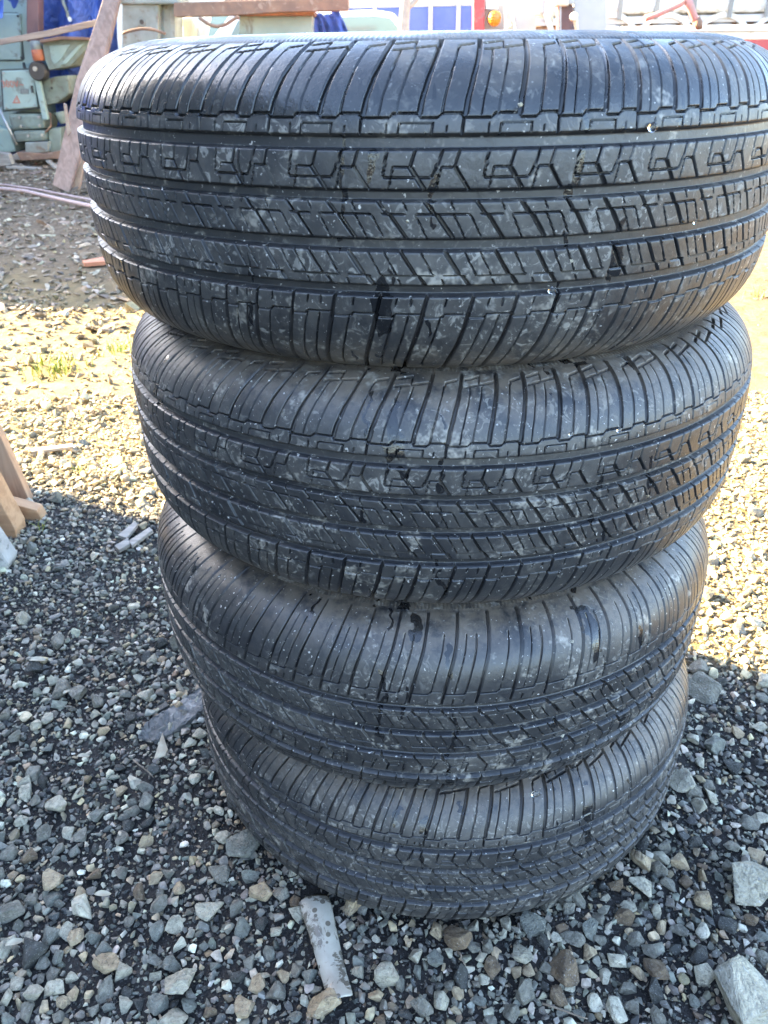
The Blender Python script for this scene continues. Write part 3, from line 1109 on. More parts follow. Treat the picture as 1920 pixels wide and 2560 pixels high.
small_lib = [fastmesh('stone', V, F, k % 3 == 0) for k, (V, F) in enumerate(LIB[3])]
for i in single:
    x, y, r_ = stones[i]
    kd = PN[kinds[i]]
    lab, grp = LABELS[i], f'{kd} gravel stones round the stack'
    add_stone(x, y, r_ * 2.15, (sr.uniform(0.7, 1), sr.uniform(0.5, 0.8)), kd, lab, grp, small_lib[i % 24], sr, 0.3, 0.35)
jit = lambda c, r: np.clip(c * r.uniform(0.5, 1.55, (len(c), 1)) * r.uniform(0.94, 1.06, c.shape), 0, 0.8)


def stuff(name, pos_xy, rad, col, lod, label, r, sink=0.45, flat=0.4, cat='gravel'):
    n = len(rad)
    asp = np.stack([r.uniform(0.9, 1.15, n), r.uniform(0.65, 0.95, n), r.uniform(0.45, 0.8, n)], 1)
    scl = rad[:, None] * asp
    pos = np.stack([pos_xy[:, 0], pos_xy[:, 1], gz(pos_xy[:, 0], pos_xy[:, 1]) + scl[:, 2] * (1 - sink)], 1)
    o = link(name, gravel_mesh(name, pos, scl, rotmats(n, r, flat), col, lod, r), M_GRAVEL)
    return tag(o, label, cat, kind='stuff')


SC = PC[kinds].copy()
sun_tint = np.clip((stones[:, 1] + 0.472 * stones[:, 0] - 1.16) / 0.12, 0, 1)[:, None]     # dry tan dust plus sunlit warmth painted into stones past the shadow line
SC = SC * (1 - sun_tint) + sun_tint * (0.35 * SC + 0.65 * np.array([0.30, 0.235, 0.13]) * (0.5 + 1.6 * SC.mean(1, keepdims=True) / 0.3))
mid = mask & (stones[:, 2] >= 0.0058)
tiny = mask & (stones[:, 2] < 0.0058)
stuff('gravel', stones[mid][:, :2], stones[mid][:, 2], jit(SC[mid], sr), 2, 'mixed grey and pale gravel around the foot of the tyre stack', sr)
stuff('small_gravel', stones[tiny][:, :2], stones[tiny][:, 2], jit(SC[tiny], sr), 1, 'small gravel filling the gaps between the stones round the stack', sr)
# grit between the stones
n = 60000
xy = np.stack([sr.uniform(-1.3, 1.0, n), 0.24 + 1.5 * sr.random(n) ** 1.35], 1)
kp = (np.abs(xy[:, 0]) < 0.28 + 0.55 * xy[:, 1]) & ~((np.abs(xy[:, 0] - 0.05) < 0.28) & (xy[:, 1] > 0.95)) & (np.hypot(xy[:, 0] - STACK[3, 0], xy[:, 1] - STACK[3, 1]) > 0.285)
xy = xy[kp]
n = len(xy)
gk = sr.choice(len(PN), n, p=np.array([.26, .10, .02, .16, .06, .10, .30]))
stuff('fine_grit', xy, sr.uniform(0.0013, 0.0034, n), jit(PC[gk] * 0.8, sr), 0, 'dark fine grit and crumbs of stone between the gravel', sr, 0.3, 0.8, 'grit')
# the sunlit yard behind: coarser, dry, tan
n = 26000
xs, ys = sr.uniform(-4.2, 2.6, n), 1.5 + 5.0 * sr.random(n) ** 1.3
kp = (np.abs(xs) < 0.45 + 0.56 * ys) & ((ys + 0.472 * xs < 2.75) | (sr.random(n) < 0.12)) & ~((np.abs(xs) < 0.36 + 0.62 * ys) & (ys < 2.1) & (sr.random(n) < 0.6))
xs, ys = xs[kp], ys[kp]
n = len(xs)
gk = sr.choice(len(PN), n, p=np.array([.22, .26, .12, .06, .22, .10, .02]))
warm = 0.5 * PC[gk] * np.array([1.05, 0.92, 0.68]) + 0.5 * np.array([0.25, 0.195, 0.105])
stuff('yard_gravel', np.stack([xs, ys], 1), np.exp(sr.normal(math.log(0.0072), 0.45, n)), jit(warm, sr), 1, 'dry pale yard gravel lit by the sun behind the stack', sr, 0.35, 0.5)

# dead leaves and bark crumbs under the machine, far left
n = 14000
xs, ys = sr.uniform(-5.2, 0.4, n), sr.uniform(2.9, 9.4, n)
kp = ys + 0.5 * xs > 1.9 + sr.normal(0, 0.15, n)
xs, ys = xs[kp], ys[kp]
n = len(xs)
c_l = np.array([[0.20, 0.145, 0.095], [0.27, 0.205, 0.135], [0.13, 0.095, 0.065], [0.36, 0.30, 0.215]])[sr.integers(0, 4, n)]
rad = np.exp(sr.normal(math.log(0.017), 0.5, n))
asp = np.stack([np.ones(n), sr.uniform(0.25, 0.7, n), sr.uniform(0.12, 0.35, n)], 1) * rad[:, None]
pos = np.stack([xs, ys, gz(xs, ys) + 0.006], 1)
tag(link('leaf_litter', gravel_mesh('leaf_litter', pos, asp, rotmats(n, sr, 0.3), jit(c_l, sr), 1, sr), M_GRAVEL),
    'brown leaf litter and bark crumbs on the shaded ground far left', 'leaf litter', kind='stuff')


# ------------------------------------------------------------------ small things lying on the ground
def lying(name, pts_px, thick, mat, label, cat, z=0.012, group=None, dz=None):
    """a flat piece: outline in pixels, laid on the ground"""
    pts = [gnd(a, b, z) for a, b in pts_px]
    c = np.mean(pts, 0)
    base = float(gz(c[0], c[1]))
    V = [(p[0], p[1], base + z + (dz[i] if dz else 0)) for i, p in enumerate(pts)]
    o = link(name, prism_mesh(V, (0, 0, -thick), min(0.0012, thick * 0.3), name), mat)
    return tag(o, label, cat, group)


# stained strip, gently bowed
Lpx = [(745, 2250), (752, 2290), (770, 2340), (786, 2390), (800, 2440), (812, 2480), (822, 2512)]
Rpx = [(826, 2234), (838, 2300), (848, 2345), (858, 2385), (868, 2425), (878, 2462), (888, 2494)]
V, F = [], []
nc = 5
for i, (a, b) in enumerate(zip(Lpx, Rpx)):
    A, B = gnd(*a, 0.016), gnd(*b, 0.016)
    for j in range(nc):
        t = j / (nc - 1)
        p = A * (1 - t) + B * t
        V.append((p[0], p[1], 0.017 + 0.005 * math.sin(i * 1.1 + 0.5) + 0.005 * math.sin(t * math.pi)))
for i in range(len(Lpx) - 1):
    for j in range(nc - 1):
        q = i * nc + j
        F.append((q, q + nc, q + nc + 1, q + 1))
me = bpy.data.meshes.new('plastic_strip')
me.from_pydata(V, [], F)
me.polygons.foreach_set('use_smooth', [True] * len(F))
st = link('plastic_strip', me, M_STRIP)
sm = st.modifiers.new('thick', 'SOLIDIFY')
sm.thickness = 0.003
sb = st.modifiers.new('sub', 'SUBSURF')
sb.levels = sb.render_levels = 1
tag(st, 'pale strip spotted with dark wet stains, lying in front of the bottom tyre', 'strip')

sl_ = lying('stone_slab', [(345, 1842), (372, 1812), (420, 1785), (452, 1760), (512, 1728), (520, 1775), (468, 1815), (425, 1840), (385, 1852)], 0.016, M_SLAB,
      'long flat dark grey slab poking out left of the bottom tyre', 'slab', 0.010, dz=[-.006, .002, .005, .001, .008, .003, .004, .002, -.004])
bm = bmesh.new()
bm.from_mesh(sl_.data)
bmesh.ops.triangulate(bm, faces=list(bm.faces))
for _ in range(3):
    bmesh.ops.subdivide_edges(bm, edges=[e for e in bm.edges if e.calc_length() > 0.007], cuts=1, use_grid_fill=True)
    bmesh.ops.triangulate(bm, faces=list(bm.faces))
for v in bm.verts:
    v.co += Vector(sr.normal(0, 0.0011, 3)) + Vector((0, 0, 0.006 * (float(vnoise(v.co.x * 60, v.co.y * 60)) - 0.5)))
bm.to_mesh(sl_.data)
bm.free()
lying('wood_chip', [(386, 1902), (410, 1850), (422, 1882), (414, 1894)], 0.002, M_LEAF, 'pale triangular chip lying below the flat slab', 'chip', 0.02, dz=[0, .012, .004, 0])
for pts, lab in (([(322, 1358), (374, 1322), (383, 1330), (331, 1369)], 'pale grey stick end lying left of the third tyre, by the sunlight line'),
                 ([(296, 1345), (338, 1310), (346, 1318), (318, 1352)], 'darker wood scrap beside the pale stick left of the third tyre'),
                 ([(288, 1372), (322, 1352), (326, 1368), (300, 1383)], 'tan wood scrap just below the pale stick left of the third tyre'),
                 ([(76, 1122), (182, 1110), (183, 1117), (78, 1130)], 'thin lath lying in the sunlit gravel at the left')):
    lying('wood_scrap', pts, 0.008, M_WOODG, lab, 'wood scrap', 0.018, 'wood scraps on the gravel')
lying('brick_shard', [(206, 650), (262, 640), (262, 652), (210, 656)], 0.02, M_BRICK, 'orange brick shard on the ground left of the top tyre', 'brick', 0.03)

leafs = [((258, 2238), 40, 0.2, 'long pale dry leaf lying left, level with the stained strip'), ((40, 2362), 44, 0.5, 'pale willow leaf at the lower left edge'),
         ((168, 1735), 24, 1.2, 'curled brown leaf in the shaded gravel at the left'), ((300, 2085), 22, 2.0, 'small yellowish leaf amid the gravel at the left'),
         ((570, 2320), 22, 0.9, 'tiny ochre leaf left of the stained strip'), ((1370, 2350), 28, 1.4, 'dry seed-shaped leaf in front of the bottom tyre'),
         ((98, 1660), 40, 0.4, 'grey-green leaf at the far left of the shaded gravel'), ((210, 1895), 30, 0.3, 'brown leaf scrap left of the triangular chip')]
for (p, wpx, rz, lab) in leafs:
    P = gnd(*p, 0.02)
    L = wpx / FPX * project(P)[2]
    bm = bmesh.new()
    top = []
    for i in range(9):
        t = i / 8
        hw = 0.5 * L * 0.34 * math.sin(math.pi * t) ** 0.8 + 0.0003
        cz = 0.12 * L * math.sin(math.pi * t * 1.3 + 0.4)
        top.append([bm.verts.new((L * (t - 0.5), s * hw, cz + (0.03 * L if s else 0))) for s in (-1, 0, 1)])
    for i in range(8):
        for j in (0, 1):
            bm.faces.new((top[i][j], top[i + 1][j], top[i + 1][j + 1], top[i][j + 1]))
    me = bpy.data.meshes.new('dry_leaf')
    bm.to_mesh(me)
    bm.free()
    o = link('dry_leaf', me, M_LEAF)
    so_ = o.modifiers.new('thick', 'SOLIDIFY')
    so_.thickness = 0.0005
    o.location = (P[0], P[1], float(gz(P[0], P[1])) + 0.018)
    o.rotation_euler = (0.2, 0.15, rz)
    tag(o, lab, 'leaf', 'dry leaves on the gravel')
twigs = [((338, 1905), (388, 1952), 'thin twig below the triangular chip at the left'), ((195, 1990), (220, 1945), 'short twig in the shaded gravel at the left'),
         ((18, 1972), (38, 1922), 'thin twig near the left edge'), ((1138, 2378), (1168, 2425), 'thin straw in front of the bottom tyre'),
         ((1362, 2520), (1470, 2550), 'dark twig at the bottom edge, right of centre'), ((62, 2155), (84, 2108), 'pale bent straw at the left edge'),
         ((560, 2060), (596, 2068), 'fine root fibre at the left of the bottom tyre'), ((1795, 1800), (1812, 1838), 'curved twig right of the bottom tyre')]
for a, b, lab in twigs:
    A, B = gnd(*a, 0.016), gnd(*b, 0.016)
    pts = [A * (1 - t) + B * t + np.array([0.003 * math.sin(5 * t + a[0]), 0.003 * math.cos(4 * t + a[1]), 0.004 + 0.003 * math.sin(3 * t)]) for t in np.linspace(0, 1, 8)]
    tag(tube('twig', pts, list(np.linspace(0.0013, 0.0006, 8)), M_TWIG, None, 6), lab, 'twig', 'twigs and straws on the gravel')


def tuft(p, hgt, nb, lab, spread):
    c = gnd(*p, 0)
    root = empty('grass_tuft', (c[0], c[1], float(gz(c[0], c[1]))), lab, 'grass', 'small grass tufts in the sunlit gravel')
    V, F = [], []
    for _ in range(nb):
        a, l = sr.uniform(0, 6.28), hgt * sr.uniform(0.5, 1.1)
        bx, by = sr.normal(0, spread, 2)
        lean = sr.uniform(0.2, 0.9)
        d = np.array([math.cos(a), math.sin(a), 0])
        s = np.array([-d[1], d[0], 0]) * l * 0.045
        b0 = np.array([c[0] + bx, c[1] + by, float(gz(c[0] + bx, c[1] + by))])
        k = len(V)
        for t in (0, 0.5, 1.0):
            q = b0 + d * lean * l * t * t + np.array([0, 0, l * t * (1 - 0.3 * t * lean)])
            V += [tuple(q - s * (1 - t * 0.95)), tuple(q + s * (1 - t * 0.95))]
        F += [(k, k + 1, k + 3, k + 2), (k + 2, k + 3, k + 5, k + 4)]
    me = bpy.data.meshes.new('blades')
    me.from_pydata(V, [], F)
    o = link('blades', me, M_GRASS, root)
    o['kind'] = 'stuff'


tuft((140, 922), 0.07, 90, 'bright yellow-green grass tuft in the sunlit gravel at the left', 0.05)
tuft((305, 872), 0.06, 60, 'yellowish grass tuft beside the second tyre', 0.04)
tuft((200, 1182), 0.03, 16, 'tiny grass tuft near the sunlight line at the left', 0.012)
tuft((103, 1340), 0.03, 10, 'tiny grass tuft at the foot of the split boards', 0.008)
tuft((1895, 735), 0.06, 30, 'yellow grass tuft right of the top tyre', 0.03)

# a pale cable across the ground, far left
cp = [(-60, 470), (0, 474), (60, 480), (110, 492), (170, 506), (225, 518), (300, 528)]
tag(tube('cable', [gnd(a, b, 0.02) + np.array([0, 0, 0.01]) for a, b in cp], 0.014, M_CABLE), 'thick pale pinkish cable lying across the ground far left', 'cable')
cp = [(-60, 460), (20, 466), (90, 476), (140, 486), (240, 505)]
tag(tube('cable', [gnd(a, b, 0.02) + np.array([0, 0, 0.01]) for a, b in cp], 0.008, M_CABLE), 'thinner pinkish cable just behind the thick one far left', 'cable')

# ------------------------------------------------------------------ grit caught in the treads, drops of water
def on_tyre(px_, py_, i, rad):
    d = ray(px_, py_)
    cx_, cy_ = STACK[i]
    a_ = d[0] ** 2 + d[1] ** 2
    b_ = -2 * (cx_ * d[0] + cy_ * d[1])
    c_ = cx_ ** 2 + cy_ ** 2 - rad ** 2
    t_ = (-b_ - math.sqrt(b_ * b_ - 4 * a_ * c_)) / (2 * a_)
    return np.array([0, 0, CAM_H]) + d * t_


for px_, py_, i, wpx, kd, lab in ((1302, 262, 0, 15, 'white', 'white chip of stone stuck on the top tyre, right of centre'),
                                  (1427, 652, 0, 15, 'white', 'white pebble wedged in a lower rib of the top tyre'),
                                  (1531, 562, 0, 15, 'beige', 'pinkish pebble wedged in the middle rib of the top tyre, right side'),
                                  (1018, 552, 0, 13, 'white', 'white sliver of stone in the middle rib of the top tyre'),
                                  (1225, 1226, 1, 12, 'white', 'white pebble in the arrow-cut rib of the second tyre'),
                                  (1618, 1240, 1, 12, 'beige', 'tan pebble in the second tyre, right side'),
                                  (890, 1808, 2, 11, 'white', 'white chip in the third tyre, left of centre'),
                                  (1429, 1604, 2, 13, 'white', 'white pebble in a shoulder slot of the third tyre'),
                                  (1406, 1838, 2, 11, 'white', 'white pebble low on the third tyre, right of centre'),
                                  (1258, 2182, 3, 12, 'pale grey', 'pale pebble low on the bottom tyre'),
                                  (1684, 1742, 2, 11, 'white', 'white chip at the right side of the third tyre')):
    P = on_tyre(px_, py_, i, 0.3405)
    o = add_stone(P[0], P[1], wpx / FPX * project(P)[2], (0.8, 0.7), kd, lab, None, small_lib[int(px_) % 24], sr)
    o.location = P
    o['category'] = 'pebble'
    o.name = 'pebble'
gw = NT('clear_water')
gw.b.inputs['Transmission Weight'].default_value = 1.0
gw.b.inputs['IOR'].default_value = 1.33
M_WATER = gw.out((1, 1, 1), 0.0)
V, F = ICO[3]
drop_me = fastmesh('water_drop', V, F)
drop_me.materials.append(M_WATER)
for px_, py_, i, wpx, lab in ((1632, 318, 0, 30, 'largest water drop under the damp top shoulder of the top tyre'), (1706, 552, 0, 16, 'water drop on the middle rib of the top tyre, far right'),
                              (1738, 556, 0, 14, 'water drop just right of another on the top tyre, far right'), (1400, 560, 0, 16, 'round water drop on the middle rib of the top tyre'),
                              (1380, 726, 0, 22, 'water drop in the lowest groove of the top tyre'), (1588, 650, 0, 14, 'water drop on the lower rib of the top tyre'),
                              (1548, 1075, 1, 16, 'bluish water drop on the shoulder of the second tyre'), (1428, 1085, 1, 14, 'small water drop on the second tyre, right of centre'),
                              (1340, 1985, 3, 26, 'flat blue-reflecting drop of water on the bottom tyre'), (404, 470, 0, 10, 'small water drop on the far left of the top tyre')):
    P = on_tyre(px_, py_, i, 0.3412)
    o = bpy.data.objects.new('water_drop', drop_me)
    COL.objects.link(o)
    r0 = wpx / FPX * project(P)[2] / 2
    az_ = math.atan2(P[0] - STACK[i, 0], -(P[1] - STACK[i, 1]))
    o.scale = (r0, r0 * 0.45, r0 * 0.8)
    o.rotation_euler = (0, 0, az_)
    o.location = P
    tag(o, lab, 'water drop', 'water drops on the tyres')

# ------------------------------------------------------------------ boards at the left edge
o = prism('leaning_board', [(-90, 905), (-30, 1030), (0, 1088), (82, 1270), (40, 1268), (-90, 1030)], 1.52, 0.022, M_WOODU, None, 0.002)
tag(o, 'tan board leaning at the left edge, its foot in the gravel', 'board')
o = prism('split_board', [(-40, 1235), (0, 1251), (92, 1276), (108, 1305), (142, 1316), (118, 1331), (30, 1336), (-40, 1290)], 1.44, 0.03, M_WOODP, None, 0.003)
tag(o, 'splintered orange-tan board end lying at the left edge', 'board')
o = prism('narrow_board', [(-50, 1160), (0, 1255), (38, 1325), (47, 1380), (41, 1388), (0, 1318), (-50, 1230)], 1.36, 0.05, M_WOODP, None, 0.002)
tag(o, 'narrow orange board on edge in front of the splintered board, left edge', 'board')
o = prism('concrete_slab', [(-160, 1300), (-70, 1320), (-26, 1340), (22, 1410), (18, 1426), (-20, 1490), (-60, 1500), (-160, 1500)], 1.24, 0.045, M_CONC, None, 0.006)
tag(o, 'pale grey slab standing nearest at the left edge, below the boards', 'slab')

# ------------------------------------------------------------------ background: the green machine, far left
Y = 8.9
b0 = at(60, 400, Y)
mc = empty('milling_machine', (b0[0], Y, 0), 'pale green old machine tool with electrical cabinet at the far left', 'machine')
prism('column', [(-160, -60), (62, -60), (74, 60), (82, 110), (92, 190), (112, 275), (118, 330), (20, 345), (-160, 345)], Y + 0.16, 0.8, M_GREEN, mc, 0.02)
cvp = rect('cover_panel', -120, 33, 52, 150, Y + 0.13, 0.05, M_GREEN, mc, 0.012)
prism('seam', [(-120, 31), (45, 31), (50, 40), (61, 148), (55, 153), (-120, 153)], Y + 0.15, 0.03, M_SEAM, cvp, 0.004)
cab = prism('electrical_cabinet', [(3, 177), (83, 174), (93, 268), (9, 276)], Y - 0.12, 0.28, M_GREEN, mc, 0.012)
prism('door_seam', [(0, 173), (85, 170), (96, 272), (6, 280)], Y - 0.10, 0.2, M_SEAM, cab, 0.006)


def text_mesh(s, size):
    c = bpy.data.curves.new('lettering', 'FONT')
    c.body = s
    c.size = size
    c.extrude = 0.0015
    o = bpy.data.objects.new('tmp', c)
    COL.objects.link(o)
    dg = bpy.context.evaluated_depsgraph_get()
    me = bpy.data.meshes.new_from_object(o.evaluated_get(dg))
    bpy.data.objects.remove(o)
    return me


def lettering(s, px, py, Yp, size, mat, parent, rot=0.0):
    me = text_mesh(s, size)
    p = at(px, py, Yp)
    me.transform(Matrix.Translation(Vector(p)) @ Matrix.Rotation(rot, 4, 'Y') @ Matrix.Rotation(math.pi / 2, 4, 'X'))
    me.materials.clear()
    return link('lettering', me, mat, parent)


YC = Y - 0.124
lettering('380V~', 5, 218, YC, 0.085, M_REDMARK, cab, 0.02)
pl = rect('name_plate', 51, 222, 72, 235, YC + 0.001, 0.006, M_PLATE, cab, 0.001)
for i in range(4):
    rect('text_line', 53, 223.6 + 3 * i, 70, 224.8 + 3 * i, YC - 0.001, 0.002, M_CAST, pl, 0)
prism('warning_triangle', [(42, 238), (51, 258), (31, 258)], YC, 0.003, M_REDMARK, cab, 0)
prism('triangle_field', [(42, 243), (46.5, 255), (36.5, 255)], YC - 0.002, 0.002, M_GREEN, cab, 0)
prism('flash_mark', [(42, 245), (44, 249), (42.5, 249.5), (43, 253.5), (40, 249), (41.6, 248.6)], YC - 0.004, 0.002, M_REDMARK, cab, 0)
for bx, by in ((10, 182), (79, 180), (15, 269), (87, 263)):
    disc('screw', at(bx, by, YC + 0.002), 0.009, 0.012, (0, -1, 0), M_STEEL, cab, 10)
prism('door_handle', [(76, 214), (80, 214), (82, 232), (78, 232)], YC - 0.02, 0.03, M_DARK, cab, 0.002)
for bx, by in ((-20, 40), (45, 40), (54, 144), (-20, 146)):
    disc('screw', at(bx, by, Y + 0.128), 0.010, 0.012, (0, -1, 0), M_DARK, cvp, 10)
for bx, by in ((48, 294), (96, 293), (52, 316), (98, 314), (70, 340), (104, 338)):
    disc('bolt', at(bx, by, Y - 0.17), 0.014, 0.03, (0, 1, 0), M_STEEL, mc, 8)
tube('oil_pipe', [at(108, 268, Y - 0.08), at(126, 286, Y - 0.1), at(128, 316, Y - 0.12), at(112, 332, Y - 0.14)], 0.012, M_RUST, mc)
tube('conduit', [at(60, 160, Y + 0.1), at(62, 172, Y - 0.02), at(60, 178, Y - 0.02)], 0.016, M_DARK, mc)
rect('maroon_post', 66, -60, 96, 104, Y - 0.02, 0.14, M_MAROON, mc, 0.01)
c0, c1 = at(90, 108, Y - 0.1), at(90, 152, Y - 0.1)
z0, z1 = c1[2], c0[2]
xm = c0[0]
k = FPX
disc('coupling_cap', (xm, Y - 0.1, z1 - 0.055), 0.055, 0.075, (0, 0, 1), M_CAST, mc)
disc('coupling_band', (xm, Y - 0.1, z0), 0.062, z1 - z0 - 0.055, (0, 0, 1), M_ORANGEP, mc)
h0 = at(92, 178, Y - 0.2)
hub = disc('hub', h0, 0.085, 0.12, (0, 1, 0), M_DARK, mc)
disc('hub_bolt', h0 - np.array([0.01, 0.012, -0.02]), 0.024, 0.03, (0, 1, 0), M_STEEL, hub)
rim = prism('chute', [(104, 104), (150, 96), (238, 98), (236, 104), (176, 165), (122, 176), (112, 150)], Y - 0.14, 0.35, M_GREEND, mc, 0.012)
prism('chute_recess', [(122, 114), (176, 112), (150, 152), (136, 162), (128, 150)], Y - 0.146, 0.03, M_GREEN, rim, 0.004)
prism('chute_ledge', [(98, 100), (150, 90), (238, 94), (238, 101), (150, 99), (100, 108)], Y - 0.2, 0.4, M_RUST, mc, 0.006)
prism('chute_rib', [(196, 112), (212, 108), (166, 160), (148, 163)], Y - 0.152, 0.03, M_GREEN, rim, 0.004)
gh = prism('gear_housing', [(106, 200), (142, 190), (170, 188), (174, 234), (142, 258), (108, 264)], Y - 0.05, 0.3, M_GREEND, mc, 0.02)
disc('drain_plug', at(130, 220, Y - 0.055), 0.012, 0.012, (0, -1, 0), M_DARK, gh)
prism('pipe_guard', [(84, 196), (98, 196), (120, 300), (106, 300)], Y - 0.16, 0.06, M_GREEN, mc, 0.012)
disc('filter_bowl', at(148, 280, Y + 0.02), 0.06, 0.11, (0.2, 0, -1), M_GREEND, mc, 20, 0.035)
prism('lower_body', [(18, 284), (108, 284), (110, 322), (28, 326)], Y - 0.1, 0.4, M_GREEND, mc, 0.03)
prism('step', [(30, 328), (112, 326), (114, 352), (40, 356)], Y - 0.16, 0.4, M_GREEND, mc, 0.03)
prism('foot_block', [(62, 356), (120, 354), (120, 380), (64, 384)], Y - 0.18, 0.3, M_CAST, mc, 0.01)
prism('foot_block', [(120, 322), (152, 318), (152, 378), (124, 380)], Y - 0.1, 0.35, M_GREEND, mc, 0.01)
prism('base_plate', [(40, 380), (110, 384), (150, 376), (154, 396), (52, 402)], Y - 0.24, 0.5, M_RUST, mc, 0.008)
prism('side_block', [(-120, 300), (22, 322), (40, 380), (-120, 384)], Y - 0.05, 0.5, M_GREEN, mc, 0.02)
tube('lever', [at(-4, 268, Y - 0.25), at(20, 318, Y - 0.27), at(42, 362, Y - 0.28)], 0.014, M_STEEL, mc)
box('motor', at(120, 0, Y)[0], at(190, 0, Y)[0], Y + 0.1, Y + 0.6, 0.0, 0.75, M_DARK, mc, 0.03)


# blue tarpaulin draped over whatever stands behind the machine
def sheet(name, corners, nu, nv, fold, mat, label=None, cat=None, seed=0, parent=None):
    r = np.random.default_rng(seed)
    A, B, C, D = [np.array(c, float) for c in corners]   # top left, top right, bottom right, bottom left
    u, v = np.meshgrid(np.linspace(0, 1, nu), np.linspace(0, 1, nv))
    P = (A * ((1 - u) * (1 - v))[..., None] + B * (u * (1 - v))[..., None] + C * (u * v)[..., None] + D * ((1 - u) * v)[..., None])
    f = np.zeros_like(u)
    for q in range(5):
        a, b, ph = r.uniform(3, 16), r.uniform(-7, 7), r.uniform(0, 6)
        f += np.abs(np.sin(u * a + v * b + ph)) * fold / (1 + q * 0.5)
    P[..., 1] -= f
    P[..., 2] += 0.15 * f * np.sin(u * 9)
    ix = np.arange(nu * nv).reshape(nv, nu)
    F = np.stack([ix[:-1, :-1], ix[1:, :-1], ix[1:, 1:], ix[:-1, 1:]], -1).reshape(-1, 4)
    o = link(name, fastmesh(name, P.reshape(-1, 3), F), mat, parent)
    s = o.modifiers.new('thick', 'SOLIDIFY')
    s.thickness = 0.004
    if label: tag(o, label, cat)
    return o


sheet('tarpaulin', [at(70, -60, 9.5), at(330, -60, 9.5), at(300, 330, 9.9), at(70, 380, 9.8)], 60, 60, 0.20, M_TARP,
      'large blue tarpaulin hanging behind the green machine', 'tarpaulin', 2)
sheet('tarpaulin', [at(-160, -80, 8.75), at(22, -80, 8.75), at(15, 48, 8.72), at(-160, 90, 8.72)], 20, 20, 0.04, M_TARP,
      'blue tarpaulin corner hanging over the top left of the green machine', 'tarpaulin', 5)
hl = empty('hand_lever', at(165, 30, 9.2), 'pale round-ended lever hanging in front of the blue tarpaulin', 'lever')
tube('rod', [at(148, -40, 9.15), at(160, 10, 9.15), at(172, 38, 9.15)], 0.018, M_CAST, hl)
kb = disc('knob', at(176, 40, 9.12), 0.045, 0.05, (0, 1, 0.2), M_CAST, hl)
disc('cap', at(174, 48, 9.10), 0.022, 0.02, (0, 1, 0), M_WHITE, kb)
tag(prism('wooden_batten', [(-60, 108), (0, 97), (130, 73), (252, 46), (250, 62), (130, 90), (0, 112), (-60, 124)], 8.45, 0.05, M_WOODB, None, 0.004),
    'pale brown batten slanting across the green machine', 'batten')
tag(link('leaning_plank', prism_mesh([at(131, 462, 6.8), at(172, 482, 6.8), at(240, 250, 7.3), at(312, -60, 7.9), at(276, -60, 7.9), at(190, 200, 7.3)], (0, 0.06, 0), 0.006), M_WOODR),
    'reddish brown plank leaning behind the top tyre, far left', 'plank')
tag(link('leaning_plank', prism_mesh([at(168, 482, 6.9), at(196, 478, 6.9), at(215, 380, 7.1), at(205, 340, 7.1)], (0, 0.05, 0), 0.006), M_WOODU),
    'short yellowish plank beside the foot of the reddish plank, far left', 'plank')
tag(prism('broken_lath', [(158, 258), (164, 262), (176, 330), (168, 340)], 7.0, 0.03, M_WOODB, None, 0.002), 'thin splintered lath against the reddish plank, far left', 'lath')
for p, lab in (([(14, 414), (90, 420), (90, 427), (16, 422)], 'pale sunlit lath on the ground below the green machine'),
               ([(-40, 375), (20, 385), (30, 412), (-40, 420)], 'weathered block of wood at the left edge below the green machine'),
               ([(112, 402), (120, 402), (142, 422), (136, 424)], 'short pale stick in front of the rusty machine base')):
    P0 = gnd(*p[-1])
    tag(prism('wood_offcut', p, min(P0[1], 8.3), 0.08, M_WOODG, None, 0.006), lab, 'wood offcut')

# ------------------------------------------------------------------ background: scrap behind the top tyre
Y = 8.0
cb = empty('cast_housing', (at(370, 0, Y)[0], Y, 0), 'grey-green iron housing with a round hole, behind the top left of the stack', 'housing')
rect('body', 304, -40, 396, 240, Y, 0.35, M_CAST, cb, 0.02)
rect('side_column', 396, -40, 440, 240, Y + 0.1, 0.3, M_CAST, cb, 0.05)
rect('top_flange', 298, -60, 444, 10, Y - 0.04, 0.45, M_CAST, cb, 0.015)
bo = disc('bore_ring', at(354, 55, Y - 0.012), 0.034, 0.02, (0, 1, 0), M_CAST, cb)
disc('bore', at(354, 55, Y - 0.016), 0.020, 0.02, (0, 1, 0), M_DARK, bo)
ar = [at(306 + 108 * t, 84 - 12 * math.sin(math.pi * t), Y - 0.15) for t in np.linspace(0, 1, 14)]
tag(tube('iron_hoop', ar, 0.012, M_RUST), 'thin rusty iron hoop in front of the iron housing', 'hoop')
tag(prism('rusty_beam', [(434, 6), (600, 2), (870, -6), (870, 26), (700, 30), (590, 38), (434, 42)], 7.9, 0.14, M_RUST, None, 0.006), 'rusty brown beam lying level behind the stack', 'beam')
tag(prism('thin_beam', [(560, -14), (900, -28), (900, -6), (560, 4)], 8.2, 0.1, M_WOODB, None, 0.006), 'upper pale brown beam at the top edge behind the stack', 'beam')
gb = empty('machine_bed', (at(690, 0, 8.1)[0], 8.1, 0), 'pale green machine bed with rusty top, under the rusty beam', 'machine')
rect('bed', 598, 40, 782, 230, 8.1, 0.4, M_GREEN, gb, 0.01)
rect('rusty_top', 594, 28, 786, 40, 8.07, 0.46, M_RUST, gb, 0.006)
sheet('tarpaulin', [at(776, 36, 8.4), at(850, 30, 8.4), at(890, 130, 8.3), at(776, 140, 8.3)], 16, 14, 0.05, M_TARP,
      'small blue tarpaulin crumpled beside the pale green machine bed', 'tarpaulin', 9)
